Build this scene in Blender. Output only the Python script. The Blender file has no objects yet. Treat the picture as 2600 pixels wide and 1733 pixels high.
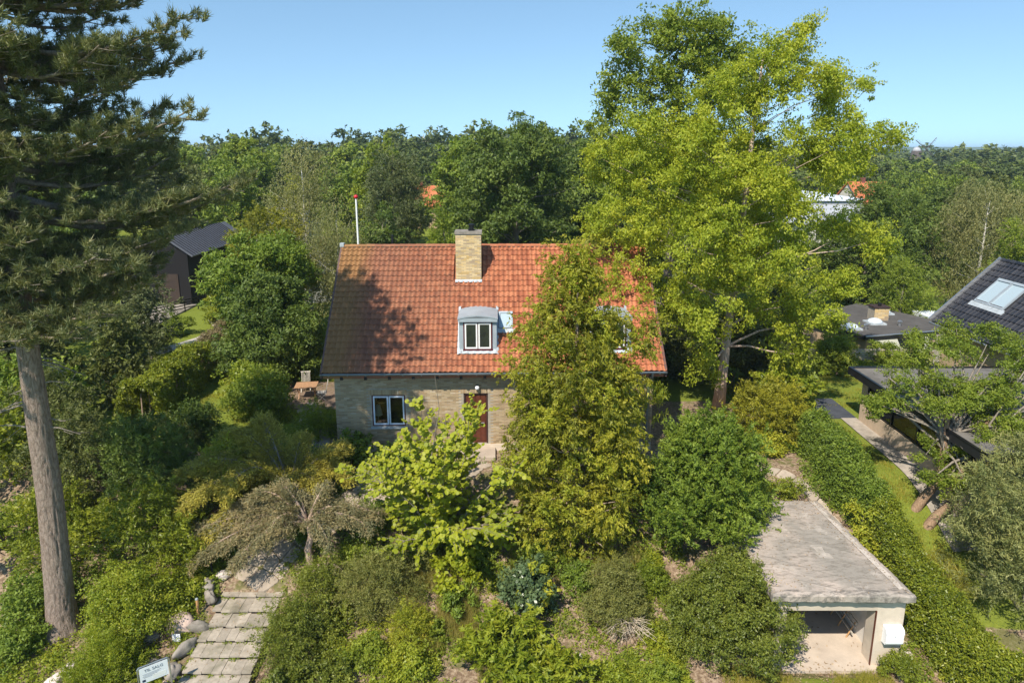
import bpy, math, random
import numpy as np
from mathutils import Vector, Matrix, noise as mnoise
R = math.radians
C = bpy.context.scene.collection
sc = bpy.context.scene
random.seed(7)

# ------------------------------------------------------------------ camera, sky, sun
cam_d = bpy.data.cameras.new("camera"); cam = bpy.data.objects.new("camera", cam_d); C.objects.link(cam)
cam.location = (0, 0, 12.5); cam.rotation_euler = (R(77), 0, 0)
cam_d.sensor_width = 36; cam_d.lens = 24.0; cam_d.shift_y = -0.0327
cam_d.clip_start = 0.5; cam_d.clip_end = 9000
sc.camera = cam
SUN = Vector((-0.56, -1.0, 1.36)).normalized()          # towards the sun
elev = math.asin(SUN.z); azim = math.atan2(SUN.x, SUN.y)
w = bpy.data.worlds.new("World"); sc.world = w; w.use_nodes = True
nt = w.node_tree; bg = nt.nodes["Background"]
sky = nt.nodes.new("ShaderNodeTexSky"); sky.sky_type = 'NISHITA'; sky.sun_disc = False
sky.sun_elevation = elev; sky.sun_rotation = azim
sky.air_density = 1.0; sky.dust_density = 0.0; sky.ozone_density = 3.4; sky.altitude = 50
tcn = nt.nodes.new("ShaderNodeTexCoord"); va = nt.nodes.new("ShaderNodeVectorMath"); va.operation = 'ADD'; va.inputs[1].default_value = (0, 0, 0.15)
vn = nt.nodes.new("ShaderNodeVectorMath"); vn.operation = 'NORMALIZE'
nt.links.new(tcn.outputs["Generated"], va.inputs[0]); nt.links.new(va.outputs[0], vn.inputs[0]); nt.links.new(vn.outputs[0], sky.inputs[0])
wb = nt.nodes.new("ShaderNodeMix"); wb.data_type = 'RGBA'; wb.blend_type = 'MULTIPLY'; wb.inputs[0].default_value = 1; wb.inputs[7].default_value = (1.02, 1.07, .95, 1)
nt.links.new(sky.outputs[0], wb.inputs[6]); nt.links.new(wb.outputs[2], bg.inputs[0]); bg.inputs[1].default_value = 0.15
sd = bpy.data.lights.new("sun", 'SUN'); sd.energy = 4.8; sd.angle = R(0.55); sd.color = (1.0, 0.92, 0.79)
so = bpy.data.objects.new("sun", sd); C.objects.link(so)
so.rotation_euler = SUN.to_track_quat('Z', 'Y').to_euler(); so.location = (-30, -60, 80)
vs = sc.view_settings; vs.view_transform = 'Standard'; vs.look = 'None'; vs.exposure = 0.48; vs.gamma = 1.0
vs.use_curve_mapping = False
sc.cycles.max_bounces = 6; sc.cycles.diffuse_bounces = 3; sc.cycles.transmission_bounces = 4
sc.cycles.transparent_max_bounces = 6; sc.cycles.volume_bounces = 0
sc.cycles.sample_clamp_indirect = 4

# ------------------------------------------------------------------ materials
MATS = {}
def nodes(name):
    m = bpy.data.materials.new(name); m.use_nodes = True; MATS[name] = m
    n = m.node_tree; b = n.nodes["Principled BSDF"]
    return m, n, b
def N(nt, t, **k):
    n = nt.nodes.new("ShaderNode" + t)
    for a, v in k.items(): setattr(n, a, v)
    return n
def ramp(nt, cols, src=None):
    r = N(nt, "ValToRGB"); e = r.color_ramp.elements
    while len(e) < len(cols): e.new(0.5)
    for i, (p, c) in enumerate(cols): e[i].position = p; e[i].color = (*c, 1)
    if src is not None: nt.links.new(src, r.inputs[0])
    return r
def noise(nt, vec, scale, detail=4, rough=0.55):
    n = N(nt, "TexNoise"); n.inputs["Scale"].default_value = scale; n.inputs["Detail"].default_value = detail
    n.inputs["Roughness"].default_value = rough
    if vec is not None: nt.links.new(vec, n.inputs["Vector"])
    return n
def pos(nt): return N(nt, "NewGeometry").outputs["Position"]
def scaled(nt, v, s):
    m = N(nt, "Mapping"); m.inputs["Scale"].default_value = s; nt.links.new(v, m.inputs[0]); return m.outputs[0]
def mix(nt, f, a, b, mode='MIX'):
    m = N(nt, "Mix"); m.data_type = 'RGBA'; m.blend_type = mode
    for s, v in ((0, f), (6, a), (7, b)):
        if isinstance(v, (int, float)): m.inputs[s].default_value = v
        elif isinstance(v, tuple): m.inputs[s].default_value = (*v, 1)
        else: nt.links.new(v, m.inputs[s])
    return m.outputs[2]
def mathn(nt, op, a, b=0.0):
    m = N(nt, "Math"); m.operation = op
    for i, v in enumerate((a, b)):
        if isinstance(v, (int, float)): m.inputs[i].default_value = v
        else: nt.links.new(v, m.inputs[i])
    return m.outputs[0]
def bump(nt, b, h, strength=0.4, dist=0.02):
    u = N(nt, "Bump"); u.inputs["Strength"].default_value = strength; u.inputs["Distance"].default_value = dist
    nt.links.new(h, u.inputs["Height"]); nt.links.new(u.outputs[0], b.inputs["Normal"])
def simple(name, c, rough=0.6, metal=0.0, var=0.18, scale=3.0, bs=0.15, coord='pos', spec=0.4):
    m, n, b = nodes(name)
    v = pos(n); t = noise(n, v, scale, 5, 0.65)
    lo = tuple(x * (1 - var) for x in c); hi = tuple(min(1, x * (1 + var)) for x in c)
    r = ramp(n, [(0.3, lo), (0.7, hi)], t.outputs[0]); n.links.new(r.outputs[0], b.inputs["Base Color"])
    b.inputs["Roughness"].default_value = rough; b.inputs["Metallic"].default_value = metal
    b.inputs["Specular IOR Level"].default_value = spec
    t2 = noise(n, v, scale * 9, 4, 0.6); bump(n, b, t2.outputs[0], bs, 0.01)
    return m
def fol(name, cols, trans=0.35, rough=0.55, spec=0.35, big=0.35, tint=None):
    """leaf material: colour by the leaf's own random value plus slow drift over the plant"""
    m, n, b = nodes(name)
    a = N(n, "Attribute"); a.attribute_name = "rnd"
    t = noise(n, pos(n), big, 3, 0.6)
    oi = N(n, "ObjectInfo")
    s = mathn(n, 'ADD', mathn(n, 'MULTIPLY', a.outputs["Fac"], 0.62), mathn(n, 'MULTIPLY', t.outputs[0], 0.42))
    s = mathn(n, 'ADD', s, mathn(n, 'MULTIPLY', mathn(n, 'SUBTRACT', oi.outputs["Random"], 0.5), 0.10))
    k = len(cols); r = ramp(n, [(0.15 + 0.75 * i / (k - 1), c) for i, c in enumerate(cols)], s)
    n.links.new(r.outputs[0], b.inputs["Base Color"])
    b.inputs["Roughness"].default_value = rough; b.inputs["Specular IOR Level"].default_value = spec
    tr = N(n, "BsdfTranslucent"); tc = mix(n, 1.0, r.outputs[0], tint or (1.25, 1.2, 0.45), 'MULTIPLY')
    n.links.new(tc, tr.inputs[0])
    ms = N(n, "MixShader"); ms.inputs[0].default_value = trans
    n.links.new(b.outputs[0], ms.inputs[1]); n.links.new(tr.outputs[0], ms.inputs[2])
    n.links.new(ms.outputs[0], n.nodes["Material Output"].inputs[0])
    return m
fol("leaf_light", [(0.110, 0.158, 0.013), (0.247, 0.315, 0.022), (0.396, 0.434, 0.033), (0.513, 0.494, 0.050)], .42)
fol("leaf_mid", [(0.072, 0.116, 0.014), (0.163, 0.223, 0.022), (0.266, 0.320, 0.033), (0.391, 0.407, 0.044)], .38)
fol("leaf_green", [(0.068, 0.105, 0.017), (0.131, 0.198, 0.024), (0.220, 0.292, 0.033), (0.348, 0.386, 0.055)], .34)
fol("leaf_dark", [(0.035, 0.058, 0.013), (0.073, 0.117, 0.020), (0.134, 0.185, 0.028), (0.223, 0.275, 0.044)], .28)
fol("leaf_dusky", [(0.054, 0.067, 0.020), (0.093, 0.112, 0.028), (0.145, 0.164, 0.039), (0.200, 0.208, 0.055)], .25)
fol("leaf_round", [(0.172, 0.217, 0.015), (0.281, 0.325, 0.018), (0.375, 0.405, 0.025), (0.453, 0.448, 0.060)], .42, rough=.5)
fol("leaf_yellow", [(.14, .18, .02), (.30, .34, .03), (.46, .44, .04), (.58, .52, .06)], .35)
fol("leaf_lush", [(0.090, 0.140, 0.017), (0.200, 0.260, 0.022), (0.336, 0.371, 0.033), (0.472, 0.445, 0.055)], .4, rough=.45)
fol("leaf_hedge", [(0.068, 0.100, 0.013), (0.167, 0.209, 0.020), (0.283, 0.313, 0.028), (0.446, 0.417, 0.039)], .34, rough=.4)
fol("leaf_box", [(0.062, 0.086, 0.015), (0.131, 0.162, 0.022), (0.224, 0.252, 0.035), (0.329, 0.342, 0.055)], .3, rough=.45)
fol("leaf_boxdry", [(0.108, 0.114, 0.033), (0.178, 0.187, 0.044), (0.247, 0.248, 0.061), (0.374, 0.291, 0.099)], .3)
fol("leaf_glossy", [(0.041, 0.067, 0.033), (0.071, 0.115, 0.050), (0.114, 0.163, 0.066), (0.199, 0.230, 0.077)], .2, rough=.3)
fol("leaf_yew", [(0.130, 0.161, 0.012), (0.240, 0.276, 0.020), (0.360, 0.368, 0.030), (0.480, 0.391, 0.050)], .32)
fol("leaf_yewdark", [(0.070, 0.088, 0.011), (0.162, 0.176, 0.017), (0.321, 0.305, 0.024), (0.478, 0.422, 0.033)], .32)
fol("leaf_juniper", [(0.184, 0.172, 0.030), (0.322, 0.287, 0.045), (0.460, 0.391, 0.060), (0.575, 0.483, 0.090)], .28)
fol("leaf_junipergrey", [(0.102, 0.113, 0.061), (0.187, 0.183, 0.088), (0.321, 0.258, 0.121), (0.443, 0.311, 0.143)], .25)
fol("leaf_cypress", [(0.090, 0.111, 0.044), (0.175, 0.202, 0.066), (0.293, 0.292, 0.094), (0.412, 0.363, 0.132)], .25)
fol("leaf_birch", [(0.116, 0.137, 0.050), (0.194, 0.206, 0.072), (0.284, 0.274, 0.099), (0.374, 0.333, 0.132)], .35)
fol("needle", [(0.050, 0.067, 0.028), (0.112, 0.134, 0.050), (0.213, 0.224, 0.085), (0.358, 0.302, 0.130)], .18, rough=.5)
fol("needle_dark", [(0.053, 0.074, 0.028), (0.092, 0.119, 0.039), (0.140, 0.157, 0.050), (0.195, 0.178, 0.061)], .12)
fol("leaf_far", [(0.031, 0.048, 0.015), (0.065, 0.096, 0.022), (0.120, 0.154, 0.033), (0.199, 0.221, 0.050)], .2, big=.05)
fol("leaf_farlight", [(0.064, 0.109, 0.018), (0.135, 0.198, 0.024), (0.223, 0.277, 0.033), (0.333, 0.366, 0.055)], .25, big=.05)
fol("grass_blade", [(0.150, 0.163, 0.033), (0.272, 0.278, 0.039), (0.407, 0.365, 0.055), (0.553, 0.403, 0.132)], .35)
fol("grass_dry", [(.20, .19, .05), (.33, .30, .07), (.45, .38, .12), (.52, .44, .2)], .35)
fol("leaf_litter", [(.12, .08, .045), (.24, .16, .09), (.40, .28, .17), (.58, .46, .32)], .1)
fol("leaf_beech", [(.10, .08, .045), (.17, .13, .07), (.23, .18, .09), (.16, .19, .04)], .2)

def bark_mat(name, c0, c1, sx, fiss=0.6):
    m, n, b = nodes(name)
    tc = N(n, "TexCoord").outputs["Object"]
    v = scaled(n, tc, sx)
    vo = N(n, "TexVoronoi"); vo.feature = 'DISTANCE_TO_EDGE'; vo.inputs["Scale"].default_value = 1.0
    ns = noise(n, scaled(n, tc, (1, 1, .4)), 7.0, 8, .75); wv = mix(n, 1.0, v, ns.outputs[1], 'ADD'); n.links.new(wv, vo.inputs["Vector"])
    n2 = noise(n, scaled(n, tc, tuple(1.6 * s for s in sx)), 1.6, 8, 0.8)
    f = mathn(n, 'MULTIPLY', mathn(n, 'ADD', mathn(n, 'MULTIPLY', mathn(n, 'MINIMUM', mathn(n, 'MULTIPLY', vo.outputs[0], 4.0), 1.0), .34), .60), mathn(n, 'MULTIPLY', n2.outputs[0], 1.75))
    r = ramp(n, [(0.05, tuple(x * .35 for x in c0)), (0.35, c0), (0.8, c1)], f)
    n.links.new(r.outputs[0], b.inputs["Base Color"]); b.inputs["Roughness"].default_value = .9
    b.inputs["Specular IOR Level"].default_value = .15
    bump(n, b, f, fiss, 0.05)
    return m
bark_mat("bark_pine", (.16, .115, .09), (.40, .31, .255), (11, 11, 3.2), 1.0)
bark_mat("bark_grey", (.14, .115, .09), (.30, .26, .21), (9, 9, 2.5), 0.6)
bark_mat("bark_brown", (.24, .16, .12), (.52, .39, .30), (10, 10, 2.2), 0.6)
bark_mat("bark_pink", (.36, .25, .19), (.66, .50, .40), (10, 10, 2.2), 0.6)
bark_mat("bark_lean", (.17, .105, .065), (.38, .26, .17), (12, 12, 2.5), 0.7)
bark_mat("bark_birch", (.30, .28, .25), (.68, .65, .60), (5, 5, 9), 0.3)
bark_mat("bark_dead", (.34, .27, .19), (.62, .52, .40), (9, 9, 3), 0.3)

# roof tiles: weathered red clay, dirtier towards the left of the roof, ochre lichen by the left verge
def tile_mat():
    m, n, b = nodes("clay_tile"); p = pos(n); g = N(n, "NewGeometry"); oi = N(n, "ObjectInfo")
    rn = mathn(n, 'FRACT', mathn(n, 'ADD', g.outputs["Random Per Island"], oi.outputs["Random"]))
    base = ramp(n, [(0, (.34, .10, .045)), (.5, (.45, .145, .065)), (1, (.56, .21, .10))], rn)
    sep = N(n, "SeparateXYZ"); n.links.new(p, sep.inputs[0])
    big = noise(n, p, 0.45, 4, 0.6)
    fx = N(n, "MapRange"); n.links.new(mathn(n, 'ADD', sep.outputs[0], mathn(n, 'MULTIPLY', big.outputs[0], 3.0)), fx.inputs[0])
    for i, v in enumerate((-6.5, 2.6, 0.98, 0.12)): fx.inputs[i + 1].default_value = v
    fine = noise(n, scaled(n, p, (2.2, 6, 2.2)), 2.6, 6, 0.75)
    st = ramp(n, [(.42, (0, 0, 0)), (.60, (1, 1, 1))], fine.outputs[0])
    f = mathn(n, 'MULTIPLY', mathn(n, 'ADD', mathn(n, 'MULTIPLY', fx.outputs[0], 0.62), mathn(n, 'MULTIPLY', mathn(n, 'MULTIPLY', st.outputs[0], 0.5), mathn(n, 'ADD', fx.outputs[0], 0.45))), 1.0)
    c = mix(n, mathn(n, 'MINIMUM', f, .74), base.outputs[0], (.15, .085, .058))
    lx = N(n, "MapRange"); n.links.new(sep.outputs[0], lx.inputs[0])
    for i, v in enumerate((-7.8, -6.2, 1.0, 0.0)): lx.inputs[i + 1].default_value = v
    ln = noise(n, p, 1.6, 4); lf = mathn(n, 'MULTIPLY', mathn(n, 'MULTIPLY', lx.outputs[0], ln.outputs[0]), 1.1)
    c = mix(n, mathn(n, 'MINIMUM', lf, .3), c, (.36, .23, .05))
    n.links.new(c, b.inputs["Base Color"]); b.inputs["Roughness"].default_value = .75
    b.inputs["Specular IOR Level"].default_value = .25
    bump(n, b, fine.outputs[0], .25, .008)
tile_mat()
def brick_mat(name, cols, stain=(.10, .09, .075), amt=.35):
    m, n, b = nodes(name); p = pos(n); g = N(n, "NewGeometry"); oi = N(n, "ObjectInfo")
    rn = mathn(n, 'FRACT', mathn(n, 'ADD', g.outputs["Random Per Island"], mathn(n, 'MULTIPLY', oi.outputs["Random"], 7.0)))
    base = ramp(n, [(i / (len(cols) - 1), c) for i, c in enumerate(cols)], rn)
    t = noise(n, p, 1.3, 6, .7); st = ramp(n, [(.45, (0, 0, 0)), (.75, (1, 1, 1))], t.outputs[0])
    c = mix(n, mathn(n, 'MULTIPLY', st.outputs[0], amt), base.outputs[0], stain)
    n.links.new(c, b.inputs["Base Color"]); b.inputs["Roughness"].default_value = .88
    b.inputs["Specular IOR Level"].default_value = .2
    bump(n, b, noise(n, p, 40, 4).outputs[0], .3, .006)
brick_mat("brick_yellow", [(.30, .22, .13), (.42, .32, .19), (.49, .38, .24), (.37, .25, .14), (.52, .43, .31)], amt=.2)
brick_mat("brick_chimney", [(.52, .35, .14), (.64, .46, .22), (.72, .56, .32), (.56, .42, .24), (.40, .30, .20)], amt=.22)
brick_mat("brick_neighbour", [(.46, .32, .20), (.56, .42, .29), (.50, .36, .24)], amt=.2)
brick_mat("brick_dark_shaded", [(.012, .012, .013), (.02, .019, .02), (.016, .015, .016)], stain=(.02, .02, .02), amt=.1)  # dark brick, blackened further so the colour holds the gable's shade
simple("mortar", (.36, .32, .26), .95, var=.2, scale=6, bs=.4)
simple("mortar_dark", (.05, .05, .05), .95)
simple("zinc", (.36, .41, .45), .45, .15, var=.12, scale=2.0, bs=.04)
simple("lead_flashing", (.42, .46, .49), .55, .1, var=.25, scale=5)
simple("gutter_zinc", (.24, .29, .33), .4, .6, var=.15)
simple("white_paint", (.80, .80, .78), .4, var=.04)
simple("window_blue_white", (.68, .74, .84), .4, var=.05)
simple("burgundy_paint", (.09, .012, .018), .45, var=.1)
simple("dark_trim", (.045, .025, .022), .6, var=.2)
simple("verge_board", (.11, .06, .05), .6, var=.2)
simple("rafter_wood", (.025, .02, .018), .8)
simple("door_wood", (.11, .032, .016), .5, var=.35, scale=4)
simple("teak", (.42, .24, .13), .6, var=.25, scale=8)
simple("grey_wood", (.48, .44, .38), .75, var=.2, scale=8)
simple("stake_wood", (.50, .28, .12), .7, var=.2, scale=8)
simple("fence_wood", (.45, .40, .32), .8, var=.35, scale=2.5)
simple("black_plastic", (.015, .015, .017), .4, var=.1)
simple("black_metal", (.02, .02, .022), .35, .5)
simple("steel", (.45, .46, .48), .35, .8, var=.1)
simple("sign_white", (.78, .80, .84), .4, var=.03)
simple("sign_navy", (.02, .03, .08), .5)
simple("sign_text", (.20, .22, .27), .5)
simple("number_blue", (.05, .10, .30), .5)
simple("mailbox_white", (.86, .87, .90), .3, var=.02, bs=.02)
simple("red_paint", (.55, .02, .03), .3)
simple("lamp_shade", (.85, .76, .58), .8, var=.06)
simple("copper", (.60, .26, .08), .35, .4)
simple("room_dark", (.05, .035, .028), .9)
simple("felt_roof", (.085, .078, .072), .95, var=.25, scale=1.3, bs=.3)
simple("felt_roof_grey", (.15, .14, .13), .95, var=.35, scale=1.0, bs=.3)
simple("fascia_black", (.018, .018, .02), .5)
simple("acrylic", (.62, .68, .74), .2, var=.05)
simple("white_roof", (.72, .76, .84), .5, var=.15, scale=.25)
simple("grey_roof", (.42, .43, .45), .7, var=.15, scale=.3)
simple("orange_roof", (.50, .15, .06), .8, var=.25, scale=.8)
simple("slate_roof", (.11, .115, .135), .5, var=.15)
simple("pale_render", (.55, .53, .48), .9, var=.12)
simple("terrace_paving", (.055, .06, .075), .8, var=.3, scale=2)
simple("patio_brown", (.20, .14, .10), .9, var=.35, scale=4)
simple("soil_shaded", (.10, .07, .045), .95, var=.4, scale=10)
simple("gravel", (.46, .42, .36), .95, var=.3, scale=12, bs=.6)
simple("awning_cloth", (.42, .42, .34), .8, var=.1)
simple("mill_wood", (.10, .08, .07), .8)
simple("brick_red_far", (.20, .07, .05), .9)
def black_tile():
    m, n, b = nodes("black_tile"); g = N(n, "NewGeometry"); oi = N(n, "ObjectInfo")
    rn = mathn(n, 'FRACT', mathn(n, 'ADD', g.outputs["Random Per Island"], oi.outputs["Random"]))
    r = ramp(n, [(0, (.016, .016, .02)), (1, (.042, .04, .044))], rn); n.links.new(r.outputs[0], b.inputs["Base Color"])
    b.inputs["Roughness"].default_value = .38; b.inputs["Specular IOR Level"].default_value = .5
black_tile()
def stone(name, c, var=.3, scale=2.0, bs=.5, dark=(.12, .115, .10), damt=.5):
    m, n, b = nodes(name); p = pos(n); t = noise(n, p, scale, 8, .7); t2 = noise(n, p, scale * .35, 5, .6)
    g = N(n, "NewGeometry"); oi = N(n, "ObjectInfo")
    r = ramp(n, [(.3, tuple(x * (1 - var) for x in c)), (.7, tuple(x * (1 + var) for x in c))], t.outputs[0])
    s = ramp(n, [(.48, (0, 0, 0)), (.68, (1, 1, 1))], t2.outputs[0])
    c2 = mix(n, mathn(n, 'MULTIPLY', s.outputs[0], damt), r.outputs[0], dark)
    rn = mathn(n, 'ADD', mathn(n, 'MULTIPLY', oi.outputs["Random"], .3), .85)
    cc = N(n, "CombineColor"); [n.links.new(rn, cc.inputs[i]) for i in range(3)]
    c3 = mix(n, 1.0, c2, cc.outputs[0], 'MULTIPLY')
    n.links.new(c3, b.inputs["Base Color"]); b.inputs["Roughness"].default_value = .9; b.inputs["Specular IOR Level"].default_value = .2
    bump(n, b, noise(n, p, scale * 12, 6, .7).outputs[0], bs, .012)
stone("paving_slab", (.37, .32, .26), .24, 4, .5, (.15, .14, .09), .7)
stone("flagstone_mat", (.40, .33, .26), .2, 4, .5, (.20, .18, .12), .4)
stone("boulder_grey", (.26, .23, .20), .35, 4, .6, (.10, .11, .07), .5)
stone("boulder_pink", (.50, .38, .32), .2, 4, .6, (.22, .17, .14), .4)
stone("pale_brick", (.60, .47, .35), .12, 6, .3, (.48, .37, .27), .4)
stone("boulder_pale", (.58, .50, .45), .2, 4, .4, (.40, .33, .30), .3)
stone("concrete_strip", (.33, .29, .25), .3, 2.2, .5, (.13, .12, .09), .8)
stone("garage_wall", (.54, .46, .37), .10, 2.5, .3, (.34, .31, .27), .5)
stone("garage_white", (.74, .70, .64), .08, 2.5, .3, (.45, .43, .40), .4)
stone("floor_concrete", (.47, .39, .315), .12, 2.0, .3, (.30, .25, .21), .5)
# the concrete garage roof: pink-grey, worn light patches, grey algae streaks, crumbling rim
def garage_roof_mat():
    m, n, b = nodes("garage_roof"); p = pos(n)
    big = noise(n, scaled(n, p, (.55, .35, 1)), 1.0, 5, .6); fine = noise(n, scaled(n, p, (2.0, 6.5, 2)), 1.5, 8, .75)
    a = ramp(n, [(.38, (.44, .365, .31)), (.56, (.29, .26, .225))], big.outputs[0])
    f = ramp(n, [(.47, (0, 0, 0)), (.66, (1, 1, 1))], fine.outputs[0])
    c = mix(n, mathn(n, 'MULTIPLY', f.outputs[0], .8), a.outputs[0], (.15, .13, .105))
    w_ = noise(n, p, 1.1, 6, .8); wf = ramp(n, [(.57, (0, 0, 0)), (.66, (1, 1, 1))], w_.outputs[0])
    c = mix(n, mathn(n, 'MULTIPLY', wf.outputs[0], .55), c, (.52, .46, .40))
    sep = N(n, "SeparateXYZ"); n.links.new(p, sep.inputs[0])
    rim = mathn(n, 'MAXIMUM', mathn(n, 'GREATER_THAN', 17.83, sep.outputs[1]), 0)
    c = mix(n, mathn(n, 'MULTIPLY', rim, mathn(n, 'MULTIPLY', f.outputs[0], .9)), c, (.12, .11, .10))
    n.links.new(c, b.inputs["Base Color"]); b.inputs["Roughness"].default_value = .92; b.inputs["Specular IOR Level"].default_value = .15
    bump(n, b, fine.outputs[0], .4, .02)
garage_roof_mat()
stone("cement_patch", (.45, .395, .345), .22, 5, .4, (.27, .24, .20), .9)
def glass(name, c=(.02, .025, .03), rough=.03):
    m, n, b = nodes(name)
    gl = N(n, "BsdfGlossy"); gl.inputs["Roughness"].default_value = rough; tr = N(n, "BsdfTransparent"); tr.inputs[0].default_value = (.75, .8, .8, 1)
    fr = N(n, "Fresnel"); fr.inputs[0].default_value = 1.5; ms = N(n, "MixShader")
    n.links.new(mathn(n, 'ADD', mathn(n, 'MULTIPLY', fr.outputs[0], 1.3), .03), ms.inputs[0]); n.links.new(tr.outputs[0], ms.inputs[1]); n.links.new(gl.outputs[0], ms.inputs[2])
    n.links.new(ms.outputs[0], n.nodes["Material Output"].inputs[0])
glass("window_glass")
m, n_, b_ = nodes("skylight_glass"); b_.inputs["Base Color"].default_value = (.38, .47, .52, 1); b_.inputs["Roughness"].default_value = .08; b_.inputs["Specular IOR Level"].default_value = .9
m, n_, b_ = nodes("blind_glass"); b_.inputs["Base Color"].default_value = (.33, .45, .42, 1); b_.inputs["Roughness"].default_value = .15
m, n_, b_ = nodes("dark_glass"); b_.inputs["Base Color"].default_value = (.02, .025, .025, 1); b_.inputs["Roughness"].default_value = .05; b_.inputs["Specular IOR Level"].default_value = .8

# ground: lawn / soil by region attribute
def ground_mat():
    m, n, b = nodes("ground_mat"); p = pos(n)
    a = N(n, "Attribute"); a.attribute_name = "lawn"
    t = noise(n, p, .9, 8, .65); t2 = noise(n, p, 9, 6, .7); t3 = noise(n, p, .25, 4)
    soil = ramp(n, [(.30, (.07, .042, .024)), (.47, (.19, .125, .078)), (.58, (.36, .27, .185)), (.72, (.54, .43, .32))], t2.outputs[0])
    soil2 = mix(n, mathn(n, 'MULTIPLY', t.outputs[0], .35), soil.outputs[0], (.33, .26, .20))
    moss = ramp(n, [(.52, (0, 0, 0)), (.60, (1, 1, 1))], t.outputs[0])
    soil3 = mix(n, mathn(n, 'MULTIPLY', moss.outputs[0], .7), soil2, (.11, .125, .03))
    gr = ramp(n, [(.3, (.085, .125, .016)), (.55, (.165, .205, .026)), (.75, (.25, .27, .045))], t2.outputs[0])
    g2 = mix(n, mathn(n, 'MULTIPLY', t3.outputs[0], .5), gr.outputs[0], (.21, .23, .045))
    f = mathn(n, 'ADD', a.outputs["Fac"], mathn(n, 'MULTIPLY', mathn(n, 'SUBTRACT', t2.outputs[0], .5), .9))
    fr = ramp(n, [(.42, (0, 0, 0)), (.58, (1, 1, 1))], f)
    n.links.new(mix(n, fr.outputs[0], soil3, g2), b.inputs["Base Color"])
    b.inputs["Roughness"].default_value = .95; b.inputs["Specular IOR Level"].default_value = .1
    bump(n, b, noise(n, p, 26, 6, .75).outputs[0], .8, .03)
ground_mat()

# ------------------------------------------------------------------ mesh helpers
class MB:
    def __init__(s): s.v = []; s.f = []
    def add(s, v, f):
        k = len(s.v); s.v += [tuple(p) for p in v]; s.f += [tuple(i + k for i in q) for q in f]; return s
    def box(s, x0, x1, y0, y1, z0, z1, M=None):
        v = [Vector(p) for p in ((x0, y0, z0), (x1, y0, z0), (x1, y1, z0), (x0, y1, z0), (x0, y0, z1), (x1, y0, z1), (x1, y1, z1), (x0, y1, z1))]
        if M: v = [M @ p for p in v]
        return s.add(v, [(0, 3, 2, 1), (4, 5, 6, 7), (0, 1, 5, 4), (1, 2, 6, 5), (2, 3, 7, 6), (3, 0, 4, 7)])
    def prism(s, poly, z0, z1):
        n = len(poly); v = [(x, y, z0) for x, y in poly] + [(x, y, z1) for x, y in poly]
        return s.add(v, [tuple(range(n))[::-1], tuple(range(n, 2 * n))] + [(i, (i + 1) % n, n + (i + 1) % n, n + i) for i in range(n)])
    def tube(s, pts, rad, sides=8, cap=True, wob=0, seed=0):
        pts = [Vector(p) for p in pts]; n = len(pts)
        if isinstance(rad, (int, float)): rad = [rad] * n
        rr = random.Random(seed); v = []; up = None
        for i, p in enumerate(pts):
            d = (pts[min(i + 1, n - 1)] - pts[max(i - 1, 0)]).normalized()
            if up is None: up = Vector((1, 0, 0)) if abs(d.x) < .9 else Vector((0, 1, 0))
            a = (up - d * up.dot(d)).normalized(); up = a; b = d.cross(a)
            for k in range(sides):
                t = 2 * math.pi * k / sides; r = rad[i] * (1 + (rr.random() - .5) * wob)
                v.append(p + a * math.cos(t) * r + b * math.sin(t) * r)
        f = [(i * sides + k, i * sides + (k + 1) % sides, (i + 1) * sides + (k + 1) % sides, (i + 1) * sides + k) for i in range(n - 1) for k in range(sides)]
        if cap: f += [tuple(range(sides))[::-1], tuple(range((n - 1) * sides, n * sides))]
        return s.add(v, f)
    def lathe(s, prof, sides=16, o=(0, 0, 0)):
        v = [(o[0] + r * math.cos(2 * math.pi * k / sides), o[1] + r * math.sin(2 * math.pi * k / sides), o[2] + z) for r, z in prof for k in range(sides)]
        n = len(prof)
        f = [(i * sides + k, i * sides + (k + 1) % sides, (i + 1) * sides + (k + 1) % sides, (i + 1) * sides + k) for i in range(n - 1) for k in range(sides)]
        f += [tuple(range(sides))[::-1], tuple(range((n - 1) * sides, n * sides))]
        return s.add(v, f)
    def mesh(s, name, mat, smooth=False, bevel=0):
        me = bpy.data.meshes.new(name); me.from_pydata(s.v, [], s.f); me.materials.append(MATS[mat])
        if smooth: me.polygons.foreach_set("use_smooth", [True] * len(me.polygons))
        me.update(); return me
    def build(s, name, mat, parent=None, smooth=False, kind=None, label=None):
        return link(name, s.mesh(name, mat, smooth), parent, kind, label)
def link(name, me, parent=None, kind=None, label=None):
    o = bpy.data.objects.new(name, me); C.objects.link(o)
    if parent: o.parent = parent
    if kind: o['kind'] = kind
    if label: o['label'] = label
    return o
def tag(o, label, cat, group=None):
    o['label'] = label; o['category'] = cat
    if group: o['group'] = group
    return o
def thing(name, label, cat, loc=(0, 0, 0), rz=0.0, group=None):
    o = bpy.data.objects.new(name, None); C.objects.link(o); o.location = loc; o.rotation_euler = (0, 0, rz)
    o.empty_display_size = .2
    return tag(o, label, cat, group)
def copy_tree(o, parent=None):
    c = o.copy(); C.objects.link(c); c.parent = parent
    for ch in list(o.children): copy_tree(ch, c)
    return c
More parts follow.
